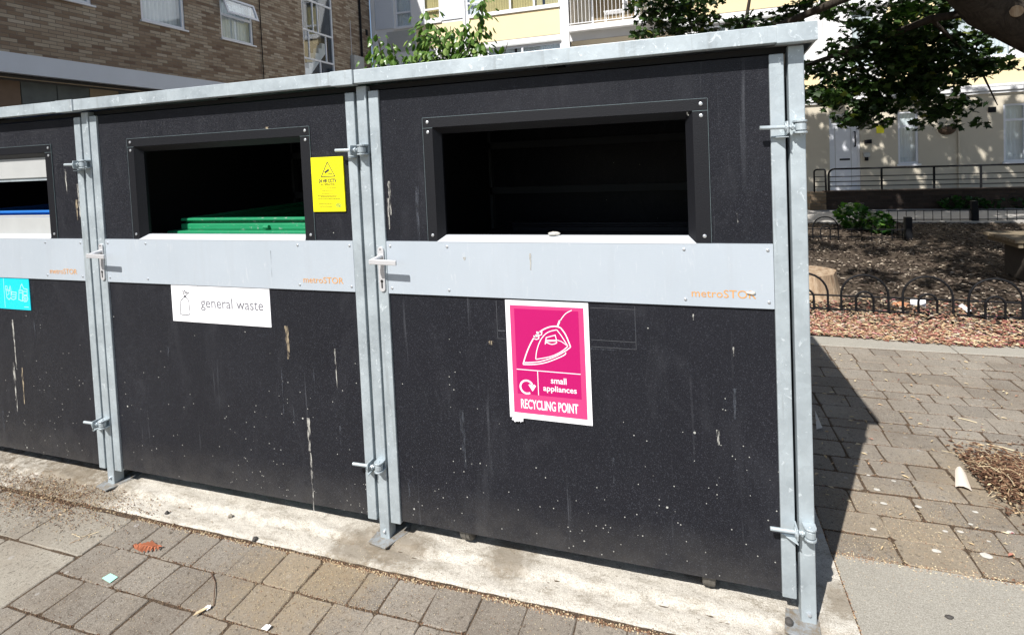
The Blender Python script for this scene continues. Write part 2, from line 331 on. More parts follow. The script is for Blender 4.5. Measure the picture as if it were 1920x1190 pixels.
M_UPVC = simple('white_upvc', (.72, .74, .78), .4, 0, .03)
M_BAND = simple('white_fascia', (.62, .66, .72), .7, 0, .07, 2.5)
M_GREYPANEL = simple('grey_stone_panel', (.11, .125, .125), .8, 0, .35, 6)
M_TANPANEL = simple('tan_stone_panel', (.30, .235, .16), .8, 0, .2, 6)
M_BROWNPANEL = simple('brown_stone_panel', (.17, .115, .08), .8, 0, .25, 6)
M_CURTY = simple('yellow_curtain', (.55, .46, .22), .9, 0, .2, 5)
M_CURTW = simple('pale_curtain', (.72, .75, .75), .9, 0, .2, 4)
M_CURTB = simple('brown_curtain', (.22, .17, .10), .9, 0, .2, 5)
M_ROOM = simple('dark_room', (.04, .045, .055), .9)
M_STAIR = simple('stair_concrete', (.85, .87, .88), .8, 0, .1)
M_GLASS = NT('window_glass', .04); M_GLASS.b.inputs['Base Color'].default_value = (.9, .95, 1, 1)
_o = M_GLASS.t.nodes['Material Output']; _g = M_GLASS.n('ShaderNodeBsdfGlossy'); _g.inputs['Roughness'].default_value = .03; _g.inputs[0].default_value = (.9, .95, 1, 1)
_t = M_GLASS.n('ShaderNodeBsdfTransparent'); _t.inputs[0].default_value = (.86, .9, .92, 1); _m = M_GLASS.n('ShaderNodeMixShader'); _f = M_GLASS.n('ShaderNodeLayerWeight'); _f.inputs[0].default_value = .5
M_GLASS.l(M_GLASS.math('ADD', M_GLASS.math('MULTIPLY', M_GLASS.math('POWER', _f.outputs[1], 2.5), .8), .10, True), _m.inputs[0]); M_GLASS.l(_t.outputs[0], _m.inputs[1]); M_GLASS.l(_g.outputs[0], _m.inputs[2]); M_GLASS.l(_m.outputs[0], _o.inputs[0]); M_GLASS = M_GLASS.mat

# ------------------------------------------------------------------ ground
def gtag(o): o['kind'] = 'structure'; return o
g = MB(); g.box(-120, 120, -120, 120, -.5, -.06); gtag(g.build('ground', M_GROUND))
g = MB(); g.box(-9, 9, -5, 2.85, -.055, -.0025); gtag(g.build('paving_bed', M_JOINT))
def paver(mb, x0, x1, y0, y1, z=0., t=None, gap=.0016, ins=.0026, drop=.0028, jit=.0028):
    t = U(0, 1) if t is None else t
    z += U(-.0022, .0022); g_ = gap
    b = [(x0+g_, y0+g_), (x1-g_, y0+g_), (x1-g_, y1-g_), (x0+g_, y1-g_)]
    b = [(x+U(-jit, jit), y+U(-jit, jit)) for x, y in b]
    # rounded, worn outline
    out = []
    for i in range(4):
        p, q, r = Vector(b[i]), Vector(b[i-1]), Vector(b[(i+1) % 4]); k = U(.003, .013)
        out += [p+(q-p).normalized()*k, p+(r-p).normalized()*k]
        n_ = max(1, int((r-p).length/.06))
        for j in range(1, n_): out.append(p+(r-p)*(j/n_)+Vector((U(-1, 1), U(-1, 1)))*.0024)
    cx = sum(p.x for p in out)/len(out); cy = sum(p.y for p in out)/len(out); n = len(out)
    top = []
    for p in out:
        d = Vector((cx, cy))-p; top.append(p+d.normalized()*(ins+U(0, .002)))
    tx, ty = U(-.006, .006), U(-.006, .006)
    zz = lambda p: z+(p.x-cx)*tx+(p.y-cy)*ty
    mb.add([(p.x, p.y, -.03) for p in out]+[(p.x, p.y, zz(p)-drop) for p in out]+[(p.x, p.y, zz(p)) for p in top],
           [(i, (i+1) % n, (i+1) % n+n, i+n) for i in range(n)]+[(i+n, (i+1) % n+n, (i+1) % n+2*n, i+2*n) for i in range(n)]+[tuple(range(2*n, 3*n))], 0, t)
pv = MB(); R0 = -.143; RH = .1575
# front field (x -2.65 .. .137)
r = 0; y = R0
while y > -4.2:
    x = -2.65 + (0 if r % 2 == 0 else 0)
    if r == 1: x -= 0
    if r >= 2: x += random.choice((-.08, -.04, .0))-.0
    first = True
    while x < .13:
        wdt = .1625 if U(0, 1) < .86 else random.choice((.12, .2))
        if first and r >= 1: wdt = random.choice((.12, .2, .2, .16)); first = False
        a, b_ = max(x, -2.65), min(x+wdt, .137)
        if b_-a > .03: paver(pv, a, b_, y-RH, y, gap=.0018, jit=.0035)
        x += wdt
    y -= RH; r += 1
# right and rear field
rows = [.36, .497, .635, .792, .925, 1.057, 1.21, 1.365, 1.46, 1.62, 1.77, 1.88, 2.035, 2.20, 2.342, 2.485, 2.62]
for r, (y0, y1) in enumerate(zip(rows, rows[1:])):
    x = .137+(-.05 if r % 2 else -.12)
    keys = [.606, 1.055, 1.53] if r % 2 == 0 else [.376, .745, .905, 1.22]
    xs = [.140]; ks = keys
    x = .14
    while x < 8.2:
        nx = [k for k in ks if x+.09 < k < x+.27]
        x = nx[0] if nx else x+random.choice((.155, .155, .235, .2))
        xs.append(x)
    for a, b_ in zip(xs, xs[1:]): paver(pv, a, b_, y0, y1, gap=.0034, jit=.0035)
y = 1.66
while y < 2.6:      # behind the store
    x = -5.
    while x < .13: paver(pv, x, min(x+.2, .137), y, y+.16); x += .2
    y += .16
gtag(pv.build('paving', M_PAVE, recalc=False))
sb = MB()
def slab(x0, x1, y0, y1, t=None, z=.001): paver(sb, x0, x1, y0, y1, z, t, .0016, .003, .003, .002)
slab(-3.02, -2.652, -.375, -.15, .4); slab(-3.06, -2.652, -.88, -.38, .85); slab(-3.55, -3.065, -.88, -.38, .6)
slab(-3.50, -3.025, -.375, -.15, .1); slab(-4.0, -3.505, -.375, -.15, .3); slab(-4.1, -3.555, -.88, -.38, .5); slab(-4.6, -4.105, -.88, -.38, .4); slab(-4.6, -4.005, -.375, -.15, .3)
yy = -.885
while yy > -4.0:
    xx = -4.8
    while xx < -2.7: slab(xx, min(xx+.45, -2.652), yy-.45, yy); xx += .45
    yy -= .45
xx = -9.
while xx < -4.7:
    yy = -4.
    while yy < 2.4: slab(xx, min(xx+.6, -4.62), yy, yy+.45); yy += .45
    xx += .6
gtag(sb.build('paving_slabs', M_SLAB, recalc=False))
# smooth slab front right and the edging strip
s2 = MB(); s2.add([(.145, -4.2, .002), (8.4, -4.2, .002), (8.4, .352, .002), (.145, .356, .002)], [(0, 1, 2, 3)]); s2.add([(.145, .356, .002), (8.4, .352, .002), (8.4, .352, -.03), (.145, .356, -.03)], [(0, 1, 2, 3)])
gtag(s2.build('concrete_apron', M_SMOOTH, recalc=False))
s3 = MB(); x = -5.
for x0 in np.arange(-4.96, 8.4, .915):
    q = MB().box(x0+.003, x0+.912, 2.628, 2.83, -.05, .006+U(-.001, .001)); s3.add(q.v, q.f)
gtag(s3.build('kerb_edging', M_SMOOTH, bevel=.004))
# plinth as a rough height field with a ragged front edge
def hf(name, x0, x1, y0, y1, nx, ny, zf, mat_, edge=None):
    mb = MB(); vs = []
    for j in range(ny+1):
        for i in range(nx+1):
            xx = x0+(x1-x0)*i/nx; yy = y0+(y1-y0)*j/ny
            if edge and j == 0: yy += edge(xx)
            vs.append((xx, yy, zf(xx, yy)))
    mb.add(vs, [(j*(nx+1)+i, j*(nx+1)+i+1, (j+1)*(nx+1)+i+1, (j+1)*(nx+1)+i) for j in range(ny) for i in range(nx)])
    return mb.build(name, mat_, recalc=False, smooth=True)
def wob(x, k=0): return .006*math.sin(x*17+k)+.005*math.sin(x*41+1.3*k)+.003*math.sin(x*97+k*2)
def pz(x, y):
    e = -.022+wob(x, 2)*1.3
    z = .003+.011/(1+math.exp(-(y-e)/.003))-.006*math.exp(-((y-e+.008)/.007)**2); z += .0018*math.sin(x*23+y*50)*math.sin(y*37-x*11);  z += .0012*math.sin(x*60+y*33)*math.sin(y*71-x*23)
    if y < -.128: z -= .012
    return z
gtag(hf('plinth', -4.62, .137, -.150, 1.655, 950, 120, pz, M_PLINTH, lambda x: wob(x, 5)+.008*math.sin(x*5.3+1)))
# beds and paths beyond
gtag(hf('bark_bed', -8., 9., 2.832, 9.55, 170, 80, lambda x, y: -.01+.022*math.sin(x*3.1+y)*math.sin(y*2.3)+.012*math.sin(x*9+y*7), M_SOIL))
g = MB(); g.box(-10.6, 12, 9.45, 12.6, -.06, .012); gtag(g.build('path', M_PATH))

# ------------------------------------------------------------------ bin store
YB = 1.42          # depth of the store
def roofz(y): return 1.852-.13*(y+.045)/1.45
M_SHADESTEEL = simple('shaded_steel', (.06, .065, .07), .8, .1)  # back rails and rear posts: steel darkened in colour for interior shade
store = thing('bin_store', 'long row of black panelled bin bays with galvanised steel frame and shared flat roof', 'bin store', (-2.25, .7, 0))
rf = MB()
def sl_box(mb, x0, x1, y0, y1, dz0, dz1, m=0):
    mb.add([(x0, y0, roofz(y0)+dz0), (x1, y0, roofz(y0)+dz0), (x1, y1, roofz(y1)+dz0), (x0, y1, roofz(y1)+dz0), (x0, y0, roofz(y0)+dz1), (x1, y0, roofz(y0)+dz1), (x1, y1, roofz(y1)+dz1), (x0, y1, roofz(y1)+dz1)],
           [(0, 3, 2, 1), (4, 5, 6, 7), (0, 1, 5, 4), (1, 2, 6, 5), (2, 3, 7, 6), (3, 0, 4, 7)], m)
sl_box(rf, -4.56, .044, -.036, YB, -.022, -.004)
roof = rf.build('roof', simple('soffit_steel', (.20, .21, .22), .6, .2), store)
fs = MB()
for a, b_ in ((-4.56, -3.002), (-2.9985, -1.502), (-1.4985, .044)):
    fs.box(a, b_, -.045, -.0375, 1.802, 1.852); fs.box(a, b_, -.0372, -.008, 1.802, 1.805)
fs.build('fascia', M_GALV, roof, bevel=.0015)
for a in (.0445, -4.5655): fs = MB(); sl_box(fs, a, a+.005, -.036, YB, -.05, 0.); fs.build('verge', M_GALV, roof)
for a, b_ in ((-3.115, -3.004), (-1.60, -1.504), (-.058, .0495)):
    q = MB(); q.box(a, b_, -.0475, -.0452, 1.7995, 1.8535); q.box(a, b_, -.047, -.006, 1.7985, 1.8008); q.build('joint_cover', M_GALV, roof, bevel=.001)
q = MB(); q.box(-4.49, -.01, .03, .07, 1.782, 1.801); q.build('header_rail', M_DARKIN, store)
for xx in (-3.75, -2.25, -.75):
    q = MB(); sl_box(q, xx-.03, xx+.03, .08, YB-.06, -.07, -.024); q.build('rafter', M_DARKIN, roof)
for i, px_ in enumerate((-4.5, -3., -1.5, 0.)):
    q = MB(); q.box(px_-.022, px_+.0215, 0, .05, .012, 1.797)
    post = q.build('post', M_GALV, store, bevel=.0035)
    bpv = [(-.055, -.035), (.03, -.048), (.075, .06), (.06, .11), (-.05, .09)] if i < 3 else [(-.078, -.05), (.02, -.07), (.035, .05), (-.06, .045)]
    q = MB(); q.prism([(px_+a, b_) for a, b_ in bpv], .010, .016, fz); q.build('base_plate', M_DGALV, post, bevel=.001)
    q = MB(); q.tube([(px_+.0, .0, .045), (px_+.0, -.006, .045)], .006, 6); q.tube([(px_+.0, -.004, .045), (px_+.0, -.009, .045)], .0035, 6)
    q.build('bolt', M_SCREW, post)
    if i == 3: q = MB(); q.tube([(-.060, -.018, .016), (-.060, -.018, .026), (-.060, -.018, .033)], [.012, .012, .006], 10); q.build('anchor_nut', M_RUBBER, post)
    if 0 < i:
        q = MB(); q.box(px_-.02, px_+.02, YB-.05, YB-.01, .012, 1.66); q.build('rear_post', M_SHADESTEEL, store)
# back, sides, partitions
q = MB(); q.box(-4.5, 0, YB-.006, YB, .09, 1.70); q.build('back_panel', M_BLACK, store)
for xx in (-4.5, 0.):
    q = MB(); q.box(xx-.006, xx+.006, .056, YB-.055, .09, 1.72); q.build('side_panel', M_BLACK, store)
for xx in (-3., -1.5):
    q = MB(); q.box(xx-.004, xx+.004, .056, YB-.055, .3, 1.70); q.build('partition_panel', M_DARKIN, store)
for z0 in (1.55, 1.27):
    q = MB(); q.box(-4.46, -.022, YB-.05, YB-.012, z0, z0+.042); q.build('back_rail', M_SHADESTEEL, store)

def text(name, s, mats, parent, x0, x1, z0, z1, y, bold=0., shear=0.):
    cu = bpy.data.curves.new(name, 'FONT'); cu.body = s; cu.size = 1; cu.offset = bold; cu.shear = shear; cu.extrude = 0; cu.resolution_u = 3
    o = bpy.data.objects.new('tmp', cu); C.objects.link(o); dg = bpy.context.evaluated_depsgraph_get(); dg.update()
    me = bpy.data.meshes.new_from_object(o.evaluated_get(dg)); bpy.data.objects.remove(o)
    xs = [v_.co.x for v_ in me.vertices]; ys = [v_.co.y for v_ in me.vertices]; ax, bx, ay, by = min(xs), max(xs), min(ys), max(ys)
    off = Vector((0, 0, 0)); q = parent
    while q: off += q.location; q = q.parent
    for v_ in me.vertices:
        v_.co = Vector((x0+(v_.co.x-ax)/(bx-ax)*(x1-x0), y, z0+(v_.co.y-ay)/(by-ay)*(z1-z0)))-off
    me.name = name; me.materials.append(mats); o = bpy.data.objects.new(name, me); C.objects.link(o); o.parent = parent; return o

def dropping(mb, x, z, L, wd, y=.0035, m=0, lean=0.):     # irregular runny streak
    n = 9; l_ = []; r_ = []
    for i in range(n+1):
        k = i/n; ww = wd*(.35+.65*math.sin(min(1, k*1.6+.12)*math.pi*.9))*U(.55, 1.15)*(1-k*.55); cx = x+lean*k*L+U(-.12, .12)*wd
        l_.append((cx-ww/2, y, z-k*L)); r_.append((cx+ww/2, y, z-k*L))
    l_ = [(p[0]-.25*wd, p[1], p[2]) for p in l_]; mb.add(l_+r_, [(i, i+1, i+2+n, i+1+n) for i in range(n)], m)

def make_door(xl, label, insert=False, dirty=()):
    xr = xl+1.5; PX0, PX1 = xl+.0745, xr-.0745
    HX0, HX1 = xl+.291, xr-.298
    p = MB(); plate_hole(p, PX0, PX1, .092, 1.775, HX0, HX1, 1.199, 1.62, .010, .022)
    door = p.build('door', M_BLACK, store); door['label'] = label
    for a, b_, nm in ((xl+.030, xl+.074, 'left'), (xr-.074, xr-.033, 'right')):
        q = MB(); q.box(a, b_, 0, .038, .083, 1.776); q.build('stile', M_GALV, door, bevel=.003)
    q = MB(); q.box(PX0, PX1, .0225, .035, .12, .16); q.build('door_rail', M_GALV, door); q = MB(); q.box(PX0, PX1, .0225, .035, 1.70, 1.74); q.build('door_rail', M_GALV, door)
    q = MB(); q.box(PX0+.0005, PX1-.0005, .0018, .0098, .997, 1.1985); q.build('band', M_ALU, door)
    # trim round the opening: folded flange and bevelled reveal
    OX0, OX1, OZ1 = xl+.252, xr-.252, 1.658
    q = MB(); y0, y1 = .0062, .0096
    # top flange over, side flanges
    q.box(OX0, OX1, y0, y1, 1.6215, OZ1); q.box(OX0, HX0, y0, y1, 1.2, 1.6195); q.box(HX1, OX1, y0, y1, 1.2, 1.6195)
    d = .03; i_ = .022
    A = [(HX0, 1.2), (HX1, 1.2), (HX1, 1.62), (HX0, 1.62)]; B = [(HX0+i_, 1.218), (HX1-i_, 1.218), (HX1-i_, 1.598), (HX0+i_, 1.598)]
    for k in (1, 2, 3):
        j = (k+1) % 4
        q.add([(A[k][0], y0+.001, A[k][1]), (A[j][0], y0+.001, A[j][1]), (B[j][0], y0+d, B[j][1]), (B[k][0], y0+d, B[k][1])], [(0, 1, 2, 3)])
        q.add([(B[k][0], y0+d, B[k][1]), (B[j][0], y0+d, B[j][1]), (B[j][0], y0+d+.012, B[j][1]), (B[k][0], y0+d+.012, B[k][1])], [(0, 1, 2, 3)])
    q.build('opening_trim', M_BLACKTRIM, door, bevel=.0006, seg=1)
    q = MB(); q.add([(HX0-.002, .001, 1.1985), (HX1+.002, .001, 1.1985), (HX1-i_, y0+d, 1.2185), (HX0+i_, y0+d, 1.2185), (HX1-i_, y0+d+.012, 1.2185), (HX0+i_, y0+d+.012, 1.2185), (HX0-.002, .001, 1.197), (HX1+.002, .001, 1.197)],
                    [(0, 1, 2, 3), (3, 2, 4, 5), (6, 7, 1, 0)]); q.build('sill', M_SILL, door, recalc=False)
    q = MB()
    for sx, sz in ((OX0+.02, 1.642), (OX0+.02, 1.605), (OX1-.02, 1.642), (OX1-.02, 1.605), (OX0+.02, 1.222), (OX1-.02, 1.222)):
        q = MB(); q.tube([(sx, .0062, sz), (sx, .0040, sz), (sx, .0030, sz)], [.0062, .0058, .003], 10); q.build('screw', M_SCREW, door)
    for k in (PX0+.016, PX0+.255, PX1-.262, PX1-.016):
        for sz in (1.018, 1.18): q = MB(); q.tube([(k, .002, sz), (k, -.0004, sz), (k, -.0014, sz)], [.005, .0047, .0025], 10); q.build('screw', M_SCREW, door)
    for a, b_, c, d_ in ((OX0, OX1, OZ1, OZ1+.0012), (OX0-.001, OX0, 1.2, OZ1), (OX1, OX1+.001, 1.2, OZ1), (OX0, HX0, 1.6197, 1.6210), (HX1, OX1, 1.6197, 1.6210)):
        q = MB(); q.box(a, b_, .0060, .0090, c, d_); q.build('worn_edge', M_WORN, door)
    # lever handle on long plate
    hx = xl+.052
    q = MB(); pl_ = [(hx-.013+.013*(1-math.cos(a)), 1.165+.013*math.sin(a)) for a in np.linspace(0, math.pi, 9)]+[(hx+.013-.013*(1-math.cos(a)), 1.017-.013*math.sin(a)) for a in np.linspace(0, math.pi, 9)]
    q.prism(pl_, -.006, .0005, fy); hp = q.build('handle', M_HANDLE, door, bevel=.001)
    q = MB(); hz = 1.132
    q.tube([(hx, -.004, hz+.01), (hx-.002, -.03, hz+.006), (hx-.012, -.048, hz)], [.0095, .0085, .0085], 10)
    q.obox((hx+.040, -.056, hz-.003), (.112, .009, .0195), Matrix.Rotation(.03, 3, 'Y')); q.obox((hx-.014, -.051, hz-.003), (.012, .018, .019))
    # lever is part of the handle mesh: joined under one name
    q.build('lever', M_HANDLE, door, bevel=.0025)
    q = MB(); q.tube([(hx, -.0062, 1.045), (hx, -.0066, 1.045)], .0062, 12); q.box(hx-.003, hx+.003, -.0067, -.0062, 1.018, 1.045)
    q.build('keyhole', M_KEY, door); q = MB(); q.tube([(hx-.001, -.0062, 1.168), (hx-.001, -.0066, 1.168)], .003, 8); q.build('plate_screw', M_KEY, door)
    # hinges: eye bolt, lock nuts, tab on the stile, fork on the post
    for hz in (1.553, .318):
        q = MB(); zz = hz
        q.tube([(xr-.108, -.030, zz+.002), (xr-.012, -.026, zz)], .0062, 10)
        for a, rr in ((-.040, .014), (-.034, .0105), (-.022, .0105)):
            q.tube([(xr+a, -.0275, zz), (xr+a+.0055, -.0273, zz)], rr, 6 if rr < .012 else 12)
        q.tube([(xr+.004, -.022, zz-.010), (xr+.004, -.022, zz+.010)], .0155, 14)
        q.tube([(xr+.004, -.022, zz-.026), (xr+.004, -.022, zz+.022)], .0055, 8)
        for dz in (-.0165, .0165):
            pts = [(xr-.014, 0.), (xr+.022, 0.), (xr+.022, -.022)]+[(xr+.004+.018*math.cos(a), -.022-.018*math.sin(a)) for a in np.linspace(0, math.pi, 8)]+[(xr-.014, -.022)]
            q.prism(pts, zz+dz-.003, zz+dz+.003, fz)
        q.prism([(0., -.026), (-.042, -.018), (-.046, .0), (-.042, .018), (0., .018)], xr-.0365, xr-.0315, lambda u, v, d_: (d_, u, zz+v))
        q.prism([(xr-.074, -.0), (xr-.0315, -.0), (xr-.0315, -.044)], zz-.030, zz-.027, fz)
        q.build('hinge', M_GALV, door, bevel=.0008, seg=1)
    text('lettering', 'metroSTOR', M_ORANGE, door, xr-.317, xr-.127, 1.027, 1.052, .0008, .0)
    for (a, z, L, ww, mm) in dirty:
        q = MB(); dropping(q, a, z, L, ww, .0085 if not (.99 < z < 1.2) else .0008, 0, U(-.02, .02))
        q.build('dried_streak', [M_STREAKW, M_STREAKT, M_GREYSTREAK][mm], door, recalc=False)
    return door
def D(px, py, L, wd, m=0): x_, z_ = XZ(px, py); return (x_, z_, L, wd, m)
dR = [D(728, 340, .13, .013), D(726, 372, .12, .010), D(1347, 808, .05, .011), D(1378, 730, .10, .012, 2), D(1376, 652, .03, .005), D(1384, 400, .03, .005), D(865, 770, .22, .018, 2), D(765, 900, .07, .010, 2), D(1150, 860, .09, .008, 2), D(1290, 205, .02, .008), D(780, 350, .28, .016, 2),
      D(994, 475, .06, .008), D(871, 482, .012, .012), D(1300, 590, .02, .004), D(920, 640, .015, .02, 1), D(1130, 655, .006, .16, 2), D(1190, 585, .12, .003, 2)]
dM = [D(498, 238, .035, .016, 1), D(478, 250, .018, .012), D(535, 612, .14, .022, 1), D(576, 785, .14, .018), D(580, 850, .26, .010), D(626, 655, .16, .008), D(585, 690, .11, .006, 2), D(525, 690, .2, .006, 2), D(312, 650, .05, .018, 2), D(636, 800, .08, .01, 2), D(507, 470, .11, .0025, 2), D(548, 765, .1, .007, 2)]
dL = [D(143, 345, .16, .018), D(140, 375, .10, .014, 1), D(119, 318, .12, .011), D(20, 600, .26, .013), D(22, 680, .26, .016), D(38, 690, .19, .012, 1), D(2, 770, .12, .012, 2), D(60, 600, .1, .01, 2)]
d1 = make_door(-1.5, 'black door with wide open hatch and pink iron sign beside the end post', dirty=dR)
d2 = make_door(-3., 'black door with hatch showing a green bin and a white sign', dirty=dM)
d3 = make_door(-4.5, 'black door with pale grey flaps in its hatch and a cyan sign', dirty=dL)
# grey slotted insert of the far bay
q = MB(); q.box(-4.19, -3.318, .034, .04, 1.50, 1.60); q.build('upper_flap', M_GREYPLATE, d3, bevel=.002)
q = MB(); q.box(-4.19, -3.318, .034, .04, 1.215, 1.302); q.box(-4.19, -3.318, .034, .044, 1.303, 1.312); q.build('lower_flap', M_GREYPLATE, d3, bevel=.002)
q = MB(); q.box(-4.19, -3.318, .041, .05, 1.485, 1.50); q.build('flap_edge', M_GALV, d3)
# tape ghost of an older notice round the pink sign
q = MB()
for k_, (a, b_, c_, d_) in enumerate(((-.99, -.96, .873, .877), (-.65, -.50, .862, .864), (-.65, -.50, .838, .840), (-.4995, -.498, .838, .985), (-.65, -.5, .973, .975), (-.99, -.96, .845, .847), (-.991, -.989, .845, .985))):
    q.add([(a, .0090, c_), (b_, .0090, c_), (b_, .0090, d_), (a, .0090, d_)], [(0, 1, 2, 3)])
q.build('tape_remains', simple('tape_residue', (.055, .058, .065), .8, 0, .5, 90), d1, recalc=False)

# ------------------------------------------------------------------ signs (flat, stuck on the doors)
def F0(ox, oy, s): return lambda a, b: XZ(ox+a/s, oy+b/s)
def card(mb, x0, x1, z0, z1, y0, y1, m=0): mb.box(x0, x1, y0, y1, z0, z1, m)
# pink
sg = thing('sign', 'pink portrait poster with a white iron outline reading small appliances recycling point', 'sign', (-.805, .002, .56))
q = MB(); card(q, -.955, -.655, .562, .9895, .0062, .0095); board = q.build('board', M_WHITE, sg)
q = MB(); card(q, -.938, -.672, .582, .972, .0056, .0061); q.build('pink_border', M_PINKL, sg)
q = MB(); card(q, -.922, -.690, .742, .960, .0051, .0055); card(q, -.922, -.846, .652, .7385, .0051, .0055); card(q, -.8425, -.690, .652, .7385, .0051, .0055); q.build('pink_field', M_PINK, sg)
q = MB(); card(q, -.922, -.690, .739, .7415, .0050, .0055); card(q, -.8455, -.843, .652, .7388, .0050, .0055); q.build('divider', M_WHITE, sg)
f = F0(900, 520, 3.967); yy = .0046
def smooth(pts, n=4):
    out = []
    for i in range(len(pts)-1):
        p0, p1, p2, p3 = [Vector(pts[max(0, min(len(pts)-1, k))]) for k in (i-1, i, i+1, i+2)]
        for j in range(n):
            t = j/n; out.append(.5*((2*p1)+(p2-p0)*t+(2*p0-5*p1+4*p2-p3)*t*t+(3*p1-p0-3*p2+p3)*t**3))
    return out+[Vector(pts[-1])]
q = MB()
def st(pts, wd, closed=False, sm=True):
    P = [f(*a) for a in pts]; P = smooth(P) if sm else P; q.ribbon(P, wd, fy, yy, 0, closed)
st([(318, 648), (335, 590), (362, 520), (400, 450), (450, 402), (505, 374), (558, 366), (598, 378)], .0042); st([(598, 378), (635, 430), (672, 520)], .0042); st([(672, 520), (640, 545), (560, 590), (470, 622), (400, 634), (322, 636)], .0035); st([(318, 650), (400, 650), (480, 638), (560, 610), (628, 578), (634, 560)], .0035)
st([(412, 612), (420, 545), (450, 465), (500, 412), (568, 392)], .003); st([(568, 392), (605, 440), (652, 515)], .003); st([(652, 515), (600, 556), (520, 592), (412, 612)], .003)
st([(482, 500), (490, 450), (557, 432), (566, 466)], .003, sm=False); st([(560, 468), (600, 478), (648, 512)], .0025); st([(488, 470), (560, 470)], .003)
st([(490, 486), (530, 500), (564, 492), (564, 478), (530, 476), (490, 480)], .003, True)
for cx, cy in ((418, 450), (440, 420)): st([(cx-20, cy-12), (cx, cy-8), (cx+18, cy-12), (cx+16, cy+8), (cx-2, cy+14), (cx-18, cy+8)], .003, True, False)
st([(574, 366), (586, 336), (592, 322)], .006); st([(592, 330), (612, 298), (640, 268), (680, 247)], .0028)
q.build('iron_pictogram', M_WHITE, sg, recalc=False)
q = MB(); cx, cz = f(345, 818); R_ = .0235
q.ribbon([(cx+R_*math.cos(a), cz+R_*math.sin(a)) for a in np.linspace(rad(25), rad(300), 26)], .0065, fy, yy)
ax, az = f(386, 822); q.add([(ax-.014, yy, az+.009), (ax-.008, yy, az+.0115), (ax, yy, az+.007), (ax+.008, yy, az+.0115), (ax+.014, yy, az+.006), (ax+.001, yy, az-.014)], [(0, 1, 2, 3, 4, 5)])
q.build('recycling_loop', M_WHITE, sg, recalc=False)
text('lettering', 'small', M_WHITE, sg, -.797, -.741, .699, .7215, yy, .012)
text('lettering', 'appliances', M_WHITE, sg, -.826, -.706, .664, .691, yy, .012)
text('lettering', 'RECYCLING POINT', M_WHITE, sg, -.911, -.703, .599, .634, yy, .02)
q = MB()
for k in range(9):
    a = -.945+k*.0045+U(-.001, .001); q.add([(a, .006, .562), (a+U(.002, .006), .006, .562), (a+U(0, .008), -.004, .562-U(.004, .016)), (a-.002, -.002, .559-U(0, .006))], [(0, 1, 2, 3)])
q.build('torn_edge', M_WHITE, sg, recalc=False)
# general waste
sg = thing('sign', 'white landscape sign with a tied bag drawing reading general waste', 'sign', (-2.27, .002, .83))
q = MB(); card(q, -2.540, -1.997, .8305, .9955, .006, .0095); q.build('board', M_WHITE, sg)
f = F0(200, 200, 2.7038); yy = .0056; q = MB()
def st2(pts, wd, closed=False): q.ribbon([f(*a) for a in pts], wd, fy, yy, 0, closed)
st2([(386, 966), (370, 985), (367, 1050), (378, 1056), (395, 1058), (414, 1055), (417, 1048), (410, 985), (396, 966)], .0032, True)
st2([(384, 962), (398, 964)], .003); st2([(390, 962), (378, 934), (386, 940), (390, 932), (396, 945), (412, 944), (400, 952), (392, 962)], .0032); st2([(382, 950), (402, 940)], .0022)
st2([(456, 910), (463, 1082)], .0013)
q.build('bag_pictogram', M_INK, sg, recalc=False)
text('lettering', 'general waste', M_INKG, sg, -2.373, -2.033, .884, .944, yy, .003)
# yellow
sg = thing('sign', 'small yellow portrait camera warning notice beside the hinge of the middle door', 'sign', (-1.675, .002, 1.31))
q = MB(); card(q, -1.750, -1.600, 1.315, 1.532, .0030, .0098); q.build('board', M_YEL, sg, bevel=.0006)
f = F0(560, 270, 7.933); yy = .0024; q = MB()
def st3(pts, wd, closed=False): q.ribbon([f(*a) for a in pts], wd, fy, yy, 0, closed)
st3([(418, 268), (330, 488), (532, 480)], .0030, True); q.build('triangle', M_INK, sg, recalc=False)
q = MB(); st3([(380, 428), (442, 383)], .0075); st3([(434, 436), (455, 450), (492, 446)], .003); q.build('camera_pictogram', M_INK, sg, recalc=False)
text('lettering', '24 HR CCTV', M_INK, sg, -1.717, -1.633, 1.4300, 1.4455, yy, .03)
text('lettering', 'IN OPERATION', M_INKY, sg, -1.706, -1.642, 1.4190, 1.4275, yy, .012)
q = MB()
def tiny(xa, xb, z):
    x = xa
    while x < xb: l_ = U(.002, .008); q.box(x, min(x+l_, xb), yy-.0001, yy+.0002, z, z+.0024); x += l_+.0015
for xa, xb, z in ((-1.715, -1.637, 1.4075), (-1.703, -1.648, 1.3985), (-1.706, -1.646, 1.3865), (-1.726, -1.622, 1.3785), (-1.712, -1.638, 1.3735), (-1.728, -1.620, 1.3650), (-1.724, -1.655, 1.3465), (-1.709, -1.668, 1.3395), (-1.72, -1.66, 1.3325)): tiny(xa, xb, z)
q.build('small_print', M_INKY, sg)
q = MB(); cx, cz = -1.630, 1.3395; q.ribbon([(cx+.0115*math.cos(a), cz+.0068*math.sin(a)) for a in np.linspace(0, 2*math.pi, 21)[:-1]], .0018, fy, yy, 0, True); q.ribbon([(cx-.007, cz-.001), (cx-.002, cz+.002), (cx+.002, cz-.002), (cx+.007, cz+.002)], .003, fy, yy); q.build('emblem', simple('emblem_green', (.05, .22, .10), .5), sg, recalc=False)
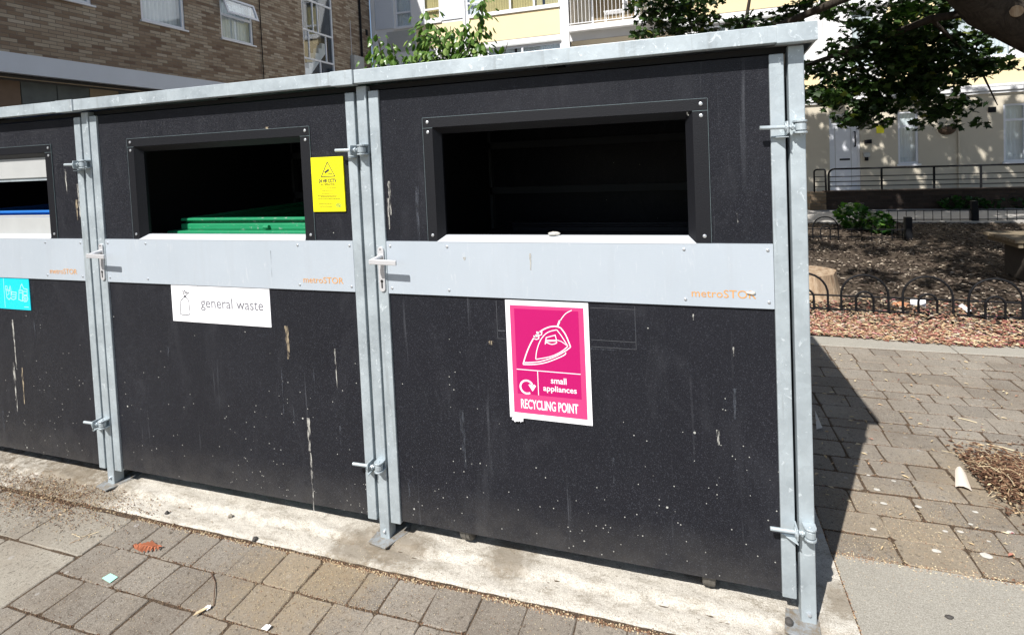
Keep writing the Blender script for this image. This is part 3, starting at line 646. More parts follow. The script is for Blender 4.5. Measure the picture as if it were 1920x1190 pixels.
# cyan
sg = thing('sign', 'cyan landscape sign with pale bottle and can outlines on the far door', 'sign', (-3.76, .002, .83))
q = MB(); card(q, -4.03, -3.487, .8335, .9945, .006, .0095); q.build('board', M_CYAN, sg)
f = F0(0, 380, 5.408); yy = .0056; q = MB()
st3([(20, 765), (40, 1062)], .0025)
for ox, oy, s_ in ((0, 0, 1),):
    st3([(50, 900), (55, 960), (80, 985), (100, 960), (98, 890), (90, 845), (82, 870), (85, 900), (70, 885), (52, 880)], .0035, True)
    st3([(42, 845), (60, 850), (62, 890), (46, 890)], .003, True); st3([(60, 880), (80, 920), (62, 940)], .003)
    st3([(105, 905), (152, 912), (148, 975), (120, 985), (100, 975)], .0035, True); st3([(108, 930), (150, 935)], .003); st3([(106, 955), (148, 958)], .003)
    st3([(190, 880), (196, 845), (208, 828), (216, 848), (230, 875), (262, 880), (262, 905)], .0035); st3([(180, 890), (178, 985), (215, 1000), (214, 890)], .0035, True); st3([(180, 915), (214, 915)], .003)
    st3([(222, 900), (262, 905), (262, 940), (222, 935)], .003, True); st3([(240, 945), (262, 950), (270, 975), (258, 1002), (235, 1005), (218, 985), (222, 955)], .004, True); st3([(235, 965), (252, 968), (250, 988), (234, 985)], .003, True)
q.build('container_pictogram', M_CYANL, sg, recalc=False)
q = MB(); q.box(-3.535, -3.50, .0054, .0058, .848, .8505); q.build('small_print', M_CYANL, sg)

for o in bpy.data.objects:
    if o.name.startswith('sign') and o.type == 'EMPTY': o['group'] = 'notices stuck on the bin doors'
# ------------------------------------------------------------------ bins inside
def bin_(label, x0, x1, y0, y1, ztop, mt, lidded=False):
    t = thing('wheeled_bin', label, 'bin', ((x0+x1)/2, (y0+y1)/2, 0))
    q = MB(); a, b_ = .04, .03
    vs = [(x0+a, y0+b_, .17), (x1-a, y0+b_, .17), (x1-a, y1-b_, .17), (x0+a, y1-b_, .17), (x0, y0, ztop-.12), (x1, y0, ztop-.12), (x1, y1, ztop-.12), (x0, y1, ztop-.12), (x0, y0, ztop-.06), (x1, y0, ztop-.06), (x1, y1, ztop-.06), (x0, y1, ztop-.06)]
    q.add(vs, [(3, 2, 1, 0)]+[(k, (k+1) % 4, (k+1) % 4+4, k+4) for k in range(4)]+[(k+4, (k+1) % 4+4, (k+1) % 4+8, k+8) for k in range(4)])
    q.build('body', mt, t, bevel=.01)
    q = MB()
    for zz, o_, h in ((ztop-.078, .055, .022), (ztop-.056, .012, .030), (ztop-.026, -.004, .012), (ztop-.014, .012, .014)):
        for (u0, u1, v0, v1) in ((x0-o_, x1+o_, y0-o_, y0+.02), (x0-o_, x1+o_, y1-.02, y1+o_), (x0-o_, x0+.02, y0+.021, y1-.021), (x1-.02, x1+o_, y0+.021, y1-.021)): q.box(u0, u1, v0, v1, zz, zz+h-.0005)
    q.build('rim', mt, t, bevel=.0045)
    if lidded:
        q = MB(); q.box(x0+.03, x1-.03, y0+.35, y1-.02, ztop-.01, ztop+.012); q.build('lid', mt, t, bevel=.005)
    q = MB(); q.tube([(x0+.45*(x1-x0), y0-.02, ztop-.042), (x0+.475*(x1-x0), y0-.02, ztop-.042)], .009, 8); q.build('lid_latch', mt, t)
    for wx, wy in ((x0+.13, y0+.005), (x1-.13, y0+.005), (x0+.13, y1-.12), (x1-.13, y1-.12)):
        q = MB(); q.tube([(wx-.022, wy, .092), (wx-.018, wy, .092), (wx+.018, wy, .092), (wx+.022, wy, .092)], [.070, .080, .080, .070], 24); q.tube([(wx-.004, wy, .092), (wx+.004, wy, .092)], .0815, 24); wh = q.build('wheel', M_TYRE, t)
        q = MB(); q.box(wx-.03, wx-.025, wy-.02, wy+.02, .09, .165); q.box(wx+.025, wx+.03, wy-.02, wy+.02, .09, .165); q.box(wx-.04, wx+.04, wy-.04, wy+.04, .166, .172); q.build('fork', M_GALV, wh)
    return t
bin_('green metal waste bin with chipped rim behind the middle hatch', -2.66, -1.56, .20, 1.20, 1.272, M_GREEN)
bin_('dark bin standing low inside the end bay, wheels showing under the door', -1.30, -.16, .10, 1.16, 1.12, M_DARKBIN)
bin_('blue bin inside the far bay behind the grey flaps', -4.3, -3.2, .16, 1.16, 1.325, M_BLUEBIN)
def pebble(name, label, cat, loc, dims, mt, seed=1, group=None, rz=0.):
    rs = random.Random(seed); b = bmesh.new(); bmesh.ops.create_icosphere(b, subdivisions=3, radius=1)
    for v_ in b.verts:
        k = 1+.22*math.sin(v_.co.x*3+seed)*math.cos(v_.co.y*4+seed)+.1*math.sin(v_.co.z*7+v_.co.x*5+seed*3)
        v_.co = Vector((v_.co.x*dims[0]*k, v_.co.y*dims[1]*k, v_.co.z*dims[2]*k))/2
    me = bpy.data.meshes.new(name); b.to_mesh(me); b.free(); me.materials.append(mt); o = bpy.data.objects.new(name, me); C.objects.link(o); o.location = loc; o.rotation_euler = (0, 0, rz)
    me.polygons.foreach_set('use_smooth', [True]*len(me.polygons)); return tag(o, label, cat, group)
x_, z_ = XZ(1038, 441, .03); pebble('stone_chip', 'small pale stone chip on the sill of the end hatch', 'stone', (x_, .035, 1.2245), (.042, .024, .014), M_STAIN, 3)
x_, z_ = XZ(1408, 549); pebble('dried_dropping', 'small pale dropping stuck over the lettering of the end door', 'dropping', (x_, -.0015, z_), (.028, .006, .010), M_STAIN, 4)

# ------------------------------------------------------------------ loose things on the paving
def leaf_mesh(mb, c, s, ang, tone, up=.0, curl=.3, L=1.0, W=.5, m=0):
    ca, sa = math.cos(ang), math.sin(ang); pts = []
    for k, (u, v) in enumerate(((-.5, 0), (-.25, .32), (.15, .36), (.5, 0), (.15, -.36), (-.25, -.32))):
        x = u*L*s; y = v*W*2*s; z = up+abs(v)*curl*s+U(0, .12)*s
        pts.append((c[0]+x*ca-y*sa, c[1]+x*sa+y*ca, c[2]+z))
    pts.append((c[0], c[1], c[2]+up)); mb.add(pts, [(0, 1, 6), (1, 2, 6), (2, 3, 6), (3, 4, 6), (4, 5, 6), (5, 0, 6)], m, tone)
def scatter(name, n, fn, mt, smin, smax, z, tone, label, cat, L=1., W=.3, curl=.4):
    mb = MB()
    for _ in range(n):
        p = fn()
        if p is None: continue
        leaf_mesh(mb, (p[0], p[1], z(p) if callable(z) else z), U(smin, smax), U(0, 6.28), tone(), 0, curl*U(.3, 1.2), L, W*U(.5, 1.3))
    return tag(mb.build(name, mt, recalc=False), label, cat, None, 'stuff')
def bedz(x, y): return -.01+.022*math.sin(x*3.1+y)*math.sin(y*2.3)+.012*math.sin(x*9+y*7)
def edge_litter():
    x = U(.1, 5.2); lim = 2.90-.08*math.sin(x*2.2)-max(0, min(.18, (x-.8)*.22))
    y = lim+abs(random.gauss(0, .42)); 
    if y > 4.4 or (x > 1.8 and U(0, 1) < .35): return None
    return (x, y)
scatter('leaf_litter', 20000, edge_litter, M_LITTER, .014, .05, lambda p: max(.008, bedz(*p)+.006)+U(0, .022), lambda: U(0, 1), 'band of pink and straw coloured fallen leaves between kerb and low fence', 'leaf litter', 1., .22)
scatter('bark_chips', 24000, lambda: (U(.3, 7.5), 3.0+6.4*U(0, 1)**1.35), M_CHIP, .018, .065, lambda p: bedz(*p)+.004+U(0, .02), lambda: U(0, 1)**1.6, 'brown bark chips and dead leaves covering the shaded bed', 'bark chips', 1., .3)
scatter('paving_litter', 420, lambda: (.2+U(0, 1)**1.1*3.2, .4+2.3*U(0, 1)), M_LITTER, .012, .032, lambda p: .003+U(0, .004), lambda: U(.3, .7) if U(0, 1) < .85 else U(0, 1), 'scattered yellow leaf bits on the paving right of the store', 'leaf litter', 1., .2)
def tuft():
    r_ = abs(random.gauss(0, .16)); a = U(0, 6.28); return (1.02+r_*math.cos(a)*1.3, .98+r_*math.sin(a)*.95)
def pile_z(p): return .004+max(0, .055-((p[0]-1.02)**2+(p[1]-.98)**2)*.5)*U(.1, 1)
mb = MB()
for _ in range(7000):
    p = tuft(); 
    if p[0] < .84: continue
    leaf_mesh(mb, (p[0], p[1], pile_z(p)), U(.006, .026), U(0, 6.28), U(0, 1)**2.4*.85, 0, .5, 1., .22)
for _ in range(600):
    p = tuft(); a = U(0, 6.28); l_ = U(.02, .09); z0 = pile_z(p)
    if p[0] < .86: continue
    mb.tube([(p[0], p[1], z0+.003), (p[0]+l_*.5*math.cos(a), p[1]+l_*.5*math.sin(a), z0+.003+U(0, .014)), (p[0]+l_*math.cos(a+.2), p[1]+l_*math.sin(a+.2), z0+U(.003, .01))], U(.0006, .0014), 4, 0, U(0, 1), False)
tag(mb.build('debris_pile', M_STRAW, recalc=False), 'heap of dry brown twigs and leaf bits on the right paving', 'debris', None, 'stuff')
# grit and crumbs in joints and along the plinth
mb = MB()
def grit(x, y, z, s, t): mb.add([(x-s, y, z), (x+s*.7, y-s*.8, z), (x+s*.6, y+s*.8, z), (x, y, z+s*1.1)], [(0, 1, 3), (1, 2, 3), (2, 0, 3)], 0, t)
for _ in range(2600): grit(U(-2.64, .1), -.147+random.gauss(0, .006), .0, U(.0012, .004), U(0, 1))
for _ in range(1500): grit(.14+random.gauss(0, .004), U(-.6, 1.5), .002, U(.001, .0035), U(0, .8))
for _ in range(1800): grit(U(.15, 2.), .358+random.gauss(0, .012), .0015, U(.001, .0035), U(0, 1))
for _ in range(2600): grit(-1.66+random.gauss(0, .19), -.24+random.gauss(0, .11), .002, U(.0008, .002), U(.4, 1))
for _ in range(4000): grit(-3.25+random.gauss(0, .30), -.13+random.gauss(0, .08), .007, U(.001, .004), U(0, .9))
for _ in range(9000): grit(U(-2.6, .1), U(-1.2, -.16), .0015, U(.0006, .0022), U(0, 1))
for _ in range(5000): k_ = random.randint(0, 6); grit(U(-2.64, .1), R0-RH*k_+random.gauss(0, .0035), .0, U(.001, .003), U(0, .6))
for _ in range(6000): grit(U(.15, 2.6), random.choice(rows)+random.gauss(0, .004), .0, U(.001, .003), U(0, .45))
for _ in range(3000): grit(.45+random.gauss(0, .25), .55+random.gauss(0, .2), .0015, U(.0008, .0022), U(.2, 1))
for _ in range(2500): grit(U(.15, 2.2), U(.38, 2.6), .0015, U(.0006, .0018), U(.3, 1))
for _ in range(900): grit(U(-4.4, .1), U(-.13, .1), .009, U(.0006, .002), U(0, .7))
tag(mb.build('grit', M_STRAW, recalc=False), 'sandy grit and crumbs lying in the paving joints and by the plinth', 'grit', None, 'stuff')
scatter('twig_crumbs', 900, lambda: (-3.3+random.gauss(0, .28), -.17+random.gauss(0, .07)), M_STRAW, .005, .016, lambda p: .008+U(0, .006), lambda: U(0, .8), 'brown leaf crumbs on the dirty slabs at far left', 'leaf litter', 1., .2)
# individual bits
def gpt(px, py, z=.0): x, y = GR(px, py, z); return (x, y, z)
q = MB(); cx, cy, _ = gpt(275, 1029)
for k in range(9):      # curled fern-like dead leaf
    a = -.085+k*.021; s = .028*(1-abs(k-4)/6); x = cx+a*.62; y = cy+a*.10
    for sg_ in (1, -1): q.add([(x-.006, y, .012+U(0, .006)), (x+.004, y, .014), (x+.012, y+sg_*s, .004+U(0, .006)), (x-.001, y+sg_*s*.9, .012+U(0, .006))], [(0, 1, 2, 3)], 0, U(.3, .55))
q.tube([(cx-.06, cy-.008, .010), (cx, cy, .016), (cx+.06, cy+.008, .008)], .0013, 5)
tag(q.build('dead_leaf', simple('rust_leaf', (.34, .11, .05), .8, 0, .3, 80), recalc=False), 'curled rust brown dead leaf on the front paving', 'leaf')
q = MB(); P = [gpt(a, b_, .004)[:2] for a, b_ in ((191, 1083), (207, 1074), (221, 1081), (206, 1092))]; q.prism(P, .0035, .0045, fz); tag(q.build('paper_square', simple('mint_paper', (.38, .72, .58), .7, 0, .05)), 'small mint green paper square on the front paving', 'paper')
def twig(label, pts, r=.0012, mt=M_STRAW, t=.3):
    q = MB(); q.tube([gpt(a, b_, .004+.005*(k % 2)) for k, (a, b_) in enumerate(pts)], r, 5, 0, t); tag(q.build('twig', mt), label, 'twig')
twig('thin dark twig standing out between the pavers near the bottom centre', [(401, 1135), (402, 1110), (404, 1090), (395, 1072)], .0014, t=.0)
twig('pale stick lying on the slab near the sandy left plinth', [(135, 1000), (150, 1006), (165, 1003), (185, 996)], .001, t=.9)
twig('thin forked twig on the left slab', [(131, 1018), (155, 1008), (170, 998)], .001, t=.5)
twig('pale stalk lying by the debris pile on the right paving', [(1797, 783), (1815, 787), (1832, 792)], .002, t=1.)
twig('long straw stalk above the debris pile', [(1850, 832), (1880, 838), (1919, 850)], .0022, t=1.)
for (a, b_), s, lb in (((388, 1142), 1., 'crumpled white foil scrap at the foot of the dark twig'), ((499, 1179), 1.2, 'crumpled white foil scrap at the bottom edge of the front paving')):
    q = MB(); x, y, _ = gpt(a, b_); q.add([(x-.012*s, y-.006, .004), (x+.01*s, y-.008, .006), (x+.014*s, y+.006, .012), (x-.006*s, y+.009, .008)], [(0, 1, 2, 3)]); q.add([(x+.002, y-.005, .004), (x+.016, y-.001, .009), (x+.009, y+.008, .014)], [(0, 1, 2)])
    tag(q.build('foil_scrap', M_WHITE, recalc=False), lb, 'litter', 'foil scraps')
q = MB(); x, y, _ = gpt(377, 1150); leaf_mesh(q, (x, y, .004), .05, 1.0, .55, 0, .3, 1., .16); tag(q.build('yellow_leaf', M_LITTER, recalc=False), 'long yellow leaf blade on the front paving', 'leaf')
# discarded pale scoop of plastic
q = MB(); a0 = Vector(GR(1800, 884)); a1 = Vector(GR(1806, 914)); dv = (a1-a0); pv_ = Vector((dv.y, -dv.x)).normalized()
sec = []
for k in range(9):
    t = k/8; c_ = a0+dv*(t*1.25-.12); wd = .022*(.75+.5*t) if k else .013; sec.append([(c_.x+pv_.x*wd*u, c_.y+pv_.y*wd*u, .004+.013*(1-u*u)*(1 if k < 8 else .9)) for u in (-1, -.6, 0, .6, 1)])
q.add([p for s in sec for p in s], [(i*5+j, i*5+j+1, (i+1)*5+j+1, (i+1)*5+j) for i in range(8) for j in range(4)])
tag(q.build('plastic_scrap', simple('cream_plastic', (.72, .64, .55), .5, 0, .06), recalc=False, smooth=True), 'curved cream plastic scrap beside the debris pile', 'plastic scrap')
pebble('pebble', 'dark pebble on the smooth concrete at bottom right', 'stone', gpt(1780, 1156, .006), (.022, .014, .01), M_RUBBER, 5)
pebble('pebble', 'pale pebble on the plinth edge in front of the middle door', 'stone', gpt(432, 967, .009), (.02, .016, .016), M_SLAB, 6)
pebble('pebble', 'dark pebble on the plinth front of the middle door', 'stone', gpt(313, 961, .008), (.017, .016, .018), M_RUBBER, 7)
pebble('pebble', 'brown pebble at the plinth edge below the white sign', 'stone', gpt(478, 1010, .006), (.022, .02, .018), M_RUBBER, 8)
# white dots of old gum near the right
q = MB()
for a, b_, s in ((1644, 918, .014), (1657, 944, .013), (1722, 950, .013), (1755, 1033, .016), (1850, 1042, .022), (1829, 960, .011), (1801, 997, .012), (1638, 992, .012), (1895, 998, .013), (1676, 902, .010), (1772, 996, .010), (1820, 983, .009), (1628, 891, .008), (1854, 1015, .007)):
    x, y, _ = gpt(a, b_); q.add([(x+s*math.cos(t)*U(.8, 1.1), y+s*.7*math.sin(t)*U(.8, 1.1), .0022) for t in np.linspace(0, 6.28, 9)[:-1]]+[(x, y, .0028)], [(i, (i+1) % 8, 8) for i in range(8)])
tag(q.build('chewing_gum', M_STAIN, recalc=False), 'flattened pale gum spots dotted over the right paving', 'gum spots', None, 'stuff')

# ------------------------------------------------------------------ bed: stump, low fences, ivy, bench, litter
st_ = thing('tree_stump', 'pale sawn tree stump inside the low bow topped fence', 'tree stump', (.86, 4.12, 0))
q = MB(); n = 26; prof = [(0, 1.24), (.05, 1.12), (.13, 1.03), (.25, .97)]; vs = []
for z, k in prof:
    for i in range(n):
        a = 6.283*i/n; rr = .265*k*(1+.06*math.sin(3*a)+.04*math.sin(7*a)); vs.append((.80+rr*math.cos(a), 4.12+rr*math.sin(a), z-.01))
q.add(vs, [(j*n+i, j*n+(i+1) % n, (j+1)*n+(i+1) % n, (j+1)*n+i) for j in range(3) for i in range(n)]); q.build('trunk', M_CUTWOOD, st_, smooth=True, recalc=False)
q = MB(); q.add(vs[-n:]+[(.80, 4.12, .243)], [(i, (i+1) % n, n) for i in range(n)]); q.build('cut_face', M_CUTWOOD, st_, recalc=False)
def bow_fence(label, x0, y0, ang, n, h=.345, arches=True, post=False, loc=None):
    t = thing('low_fence', label, 'fence', (x0, y0, 0)); ca, sa = math.cos(ang), math.sin(ang)
    P = lambda u, z, d=0: (x0+u*ca-d*sa, y0+u*sa+d*ca, z+.004)
    L = n*.4525
    q = MB()
    for z in (.035, .155): q.tube([P(-.05, z, .006), P(L, z, .006)], .0085, 6)
    q.build('rail', M_IRON, t)
    for k in range(n):
        for off, wd, hh in ((0, .35, h), (.11, .13, .2)):
            u = .05+k*.4525+off; r_ = wd/2; lean = U(-.006, .006)
            pts = [P(u, -.02), P(u, hh-r_)]+[P(u+r_-r_*math.cos(a), hh-r_+r_*math.sin(a), lean) for a in np.linspace(.15, math.pi-.15, 13)]+[P(u+wd, hh-r_), P(u+wd, -.02)]
            q = MB(); q.tube(pts, .0092, 6, cap=False); q.build('hoop', M_IRON, t, smooth=True, recalc=False)
    return t
bow_fence('near black bow topped garden fence along the bed edge in front of the stump', .44, 3.50, -.035, 12)
bow_fence('short bow topped fence beyond the stump, ending at a stubby post', 1.50, 7.56, 0, 1, .345)
def bar_fence(label, a, b_, h=.21, posts=((0., .34),), step=.13):
    t = thing('low_fence', label, 'fence', (a[0], a[1], 0)); A = Vector((*a, 0)); B_ = Vector((*b_, 0)); d = (B_-A); L = d.length; d.normalize()
    q = MB()
    for z in (.035, h-.01): q.tube([A+Vector((0, 0, z)), B_+Vector((0, 0, z))], .008, 6)
    q.build('rail', M_IRON, t); u = .08
    while u < L-.05: q = MB(); q.tube([A+d*u+Vector((0, 0, -.02)), A+d*u+Vector((0, 0, h))], .0055, 5); q.build('bar', M_IRON, t); u += step
    for k, hh in posts:
        p = A+(B_-A)*k; q = MB(); q.box(p.x-.045, p.x+.045, p.y-.045, p.y+.045, -.02, hh); q.build('post', M_IRON, t, bevel=.008)
    return t
bar_fence('low black barred fence ending at the stubby post below the ivy', (2.00, 7.56), (2.80, 7.52), .165, ((1., .345),))
bar_fence('low black barred fence running back beside the ivy', (2.80, 7.66), (2.74, 9.45), .23, ((1., .36),), .16)
bar_fence('far low black barred fence along the pale path', (2.86, 9.62), (7.6, 9.62), .205, ((.345, .36), (.95, .36)), .135)
def leafcloud(mb, c, r, n, smin, smax, shape, tone, droop=.5, hull=.4, keep=None):
    for _ in range(n):
        while True:
            d = Vector((U(-1, 1), U(-1, 1), U(-1, 1)))
            if 1e-3 < d.length <= 1: break
        d = d.normalized()*(d.length**hull); p = Vector((c[0]+d.x*r[0], c[1]+d.y*r[1], c[2]+d.z*r[2]))
        if keep and not keep(p): continue
        put_leaf(mb, p, U(smin, smax), shape, tone(), droop)
MAPLE = [(0, -.5), (.14, -.22), (.42, -.32), (.36, -.08), (.56, .12), (.30, .12), (.22, .30), (0, .58), (-.22, .30), (-.30, .12), (-.56, .12), (-.36, -.08), (-.42, -.32), (-.14, -.22)]
OVAL = [(0, -.5), (.17, -.25), (.22, .05), (.13, .32), (0, .5), (-.13, .32), (-.22, .05), (-.17, -.25)]
HEART = [(0, -.35), (.25, -.45), (.42, -.15), (.25, .2), (0, .5), (-.25, .2), (-.42, -.15), (-.25, -.45)]
def put_leaf(mb, p, s, shape, tone, droop):
    nrm = Vector((random.gauss(0, .75), random.gauss(0, .75), 1)).normalized(); t = Vector((U(-1, 1), U(-1, 1), -droop*U(.3, 1.6))); t = (t-nrm*t.dot(nrm))
    if t.length < .05: t = nrm.orthogonal()
    t.normalize(); b = nrm.cross(t); cv = U(.05, .35)
    vs = [p+b*(u*s)+t*(v*s)-nrm*(cv*s*(u*u+v*v*.8)) for u, v in shape]+[p]
    n = len(shape); mb.add(vs, [(i, (i+1) % n, n) for i in range(n)], 0, tone)
iv = thing('ivy_bush', 'bright green broad leaved bush spilling over the low fence corner', 'bush', (2.45, 8.6, 0))
mb = MB()
for c_, r_, n in (((2.45, 8.9, .20), (.26, .4, .22), 300), ((2.66, 8.3, .15), (.18, .4, .18), 260)): leafcloud(mb, c_, r_, n, .06, .13, HEART, lambda: U(.1, 1), .5)
mb.build('foliage', M_LEAF3, iv, recalc=False)
mb = MB()
for k in range(9): a = U(0, 6.28); mb.tube([(2.5, 8.6, 0), (2.5+.15*math.cos(a), 8.6+.25*math.sin(a), .15), (2.5+.25*math.cos(a), 8.6+.45*math.sin(a), .26)], .008, 5)
mb.build('stem', M_BARK, iv)
bs = thing('low_bush', 'small dark green plants at the foot of the brick ramp wall', 'bush', (5.3, 11.4, 0)); mb = MB()
for c_, n in (((5.05, 11.42, .14), 150), ((5.8, 11.44, .08), 60)): leafcloud(mb, c_, (.42, .1, .15), n, .06, .12, HEART, lambda: U(0, .5), .5)
mb.build('foliage', M_LEAF3, bs, recalc=False)
# low timber table seat
M_SHADETIMBER = simple('shaded_timber', (.035, .027, .02), .9, 0, .3, 12, .004)  # leg timber, with the shade under the seat put into its colour
bn = thing('timber_bench', 'weathered low timber bench at the right edge of the bed', 'bench', (3.3, 5.2, 0))
for k in range(5): q = MB(); q.box(2.82, 4.6, 4.86+k*.125, 4.86+k*.125+.115, .40, .438); q.build('slat', M_TIMBER, bn, bevel=.004)
q = MB(); q.box(2.86, 2.90, 4.88, 5.46, .35, .3995); q.build('batten', M_TIMBER, bn)
for xa in (2.96, 4.2): q = MB(); q.box(xa, xa+.22, 4.95, 5.36, -.02, .3995); q.build('leg', M_SHADETIMBER, bn, bevel=.01)
# rubbish behind the near fence
t = thing('paper_cup', 'crushed white cup lying behind the near low fence', 'cup', (1.56, 3.72, 0))
x, y = GR(1722, 577); q = MB(); q.tube([(x-.05, y+.02, .045), (x+.045, y-.02, .045)], [.036, .047], 14); t.location = (x, y, 0); q.build('cup_wall', M_WHITE, t, smooth=False); q = MB(); q.tube([(x+.0455, y-.02, .045), (x+.049, y-.0215, .045)], [.049, .049], 14); q.build('rim', M_WHITE, t)
x, y = GR(1690, 578); pebble('crumpled_wrapper', 'crumpled orange brown wrapper beside the white cup', 'wrapper', (x, y, .03), (.12, .08, .06), simple('orange_paper', (.40, .18, .09), .8, 0, .3, 30), 11)
q = MB(); P = [gpt(a, b_, .02)[:2] for a, b_ in ((1797, 574), (1804, 570), (1822, 583), (1814, 586))]; q.prism(P, .02, .024, fz); tag(q.build('paper_strip', M_WHITE), 'white paper strip leaning behind the near fence', 'paper')
q = MB(); P = [gpt(a, b_, .015)[:2] for a, b_ in ((1812, 610), (1862, 613), (1872, 619), (1815, 615))]; q.prism(P, .014, .018, fz); tag(q.build('card_sheet', simple('grubby_card', (.56, .48, .43), .8, 0, .2, 20)), 'flattened grubby card under the near low fence at right', 'card')
q = MB(); P = [gpt(a, b_, .0)[:2] for a, b_ in ((1528, 770), (1542, 803), (1531, 806))]; q.prism(P, .004, .006, fz); tag(q.build('scrap_card', M_GREYPLATE), 'grey scrap showing in the shade behind the end post', 'card')
q = MB(); P = [gpt(a, b_, .0)[:2] for a, b_ in ((1532, 1009), (1541, 1005), (1546, 1012), (1536, 1018))]; q.prism(P, .012, .014, fz); tag(q.build('paper_tab', M_GREYPLATE), 'tiny grey tag on the ground right of the end post', 'tag')

# ------------------------------------------------------------------ cream apartment building (plane y = 15)
YF = 15.
ap = thing('apartment_building', 'cream and yellow apartment block with white framed windows behind the bins', 'building', (2.6, 15, 0))
Z2 = 6.15; Z1 = 3.47
wins = []   # (x0,x1,z0,z1, transoms, mullions, curtain)
def W(*a): wins.append(a)
# second storey (only the lower parts are in view)
W(-9.72, -9.09, 6.12, 7.5, [6.62], [], M_CURTW); W(-8.65, -8.02, 6.24, 7.5, [6.60], [], M_CURTY); W(-7.08, -6.55, 6.20, 7.5, [6.62], [], M_CURTW); W(-6.52, -3.90, 6.20, 7.5, [], [-5.55, -4.75], M_CURTY)
# first storey heads
W(-6.40, -3.90, 3.47, 5.03, [4.6], [-5.2], M_CURTW); W(-9.6, -8.8, 3.47, 5.03, [4.6], [], M_CURTW); W(.2, 1.7, 3.47, 5.02, [4.7], [.95], M_CURTW); W(2.0, 3.0, 3.47, 5.0, [4.6], [2.5], M_CURTW)
W(4.05, 4.60, 3.47, 5.02, [], [], M_CURTW); W(6.1, 7.6, 3.47, 5.02, [4.6], [6.85], M_CURTW); W(8.4, 9.8, 3.47, 5.02, [4.6], [9.1], M_CURTW)
W(.2, 1.7, 6.2, 7.5, [], [.95], M_CURTW); W(4.0, 5.5, 6.2, 7.5, [], [4.7], M_CURTW)
# ground floor
W(5.115, 5.575, .83, 2.225, [1.83], [], M_CURTW); W(7.40, 8.3, .80, 2.265, [1.86], [7.85], M_CURTW); W(9.2, 10.1, .80, 2.265, [1.86], [9.65], M_CURTW)
bal = [(-3.62, -.45, 5.42, 7.6), (-3.62, -.45, 2.7, 5.0)]
door_h = (3.50, 4.235, .15, 2.25)
holes = [w_[:4] for w_ in wins]+bal+[door_h]
lo = [h for h in holes if h[3] < 2.6]; hi = [h for h in holes if h[3] > 2.6]
q = MB(); wall_holes(q, -10.69, 16, 0, 2.60, lo, .12, fy, YF); q.build('ground_floor_wall', M_RENDER, ap, recalc=False)
q = MB(); wall_holes(q, -10.69, 16, 2.60, 12, hi, .12, fy, YF); q.build('upper_wall', M_WPAINT, ap, recalc=False)
q = MB(); q.box(-10.69, 16, YF+1.6, YF+9, 0, 12); q.box(-10.69, 16, YF+.02, YF+1.6, 11.8, 12.05); q.build('building_core', M_ROOM, ap)
q = MB()
for z0, z1, d in ((2.55, 2.60, .06), (2.62, 2.70, .10), (2.74, 2.77, .05)): q.box(1.2, 16, YF-d, YF-.002, z0, z1)
q.build('cornice', M_WPAINT, ap)
for x0, x1 in ((-8.2, -7.5), (-7.2, -6.5), (-6.46, -3.92)):
    pass
def panel(x0, x1, z0, z1, mt, nm='spandrel_panel', d=.012): q = MB(); q.box(x0, x1, YF-d, YF-.002, z0, z1); return q.build(nm, mt, ap)
panel(-8.95, -7.12, 5.28, 6.08, M_CREAM); panel(-6.98, -3.92, 5.28, 6.10, M_CREAM); panel(-10.1, -9.0, 5.28, 6.0, M_GREYPLATE)
panel(-.2, 8., 5.34, 6.12, M_CREAM); panel(8.2, 16, 5.34, 6.12, M_CREAM)
panel(4.75, 12., 2.80, 3.40, M_CREAM); panel(-.2, 3.9, 2.80, 3.40, M_CREAM); panel(4.9, 6., 3.5, 5., M_CREAM)
panel(-10.5, -9.8, 6.12, 7.5, M_BAND, 'render_panel', .03); panel(-7.98, -7.2, 6.16, 7.5, M_BAND, 'render_panel', .03)
for xa, xb in ((-10.68, -10.52), (-7.19, -7.11), (-3.88, -3.63), (3.3, 3.38)): q = MB(); q.box(xa, xb, YF-.045, YF-.002, 2.8, 11.5); q.build('pilaster', M_WPAINT, ap)
for a, b_, c_ in ((-6.98, -3.9, 6.11), (-8.95, -7.98, 6.10), (-9.8, -9.05, 6.05)): q = MB(); q.box(a, b_, YF-.06, YF-.002, c_, c_+.055); q.build('sill', M_WPAINT, ap)
for a, b_, c_ in ((-6.45, -3.9, 5.06), (-.40, 9.9, 5.06)): q = MB(); q.box(a, b_, YF-.05, YF-.013, c_, c_+.05); q.build('lintel', M_GREYPLATE, ap)
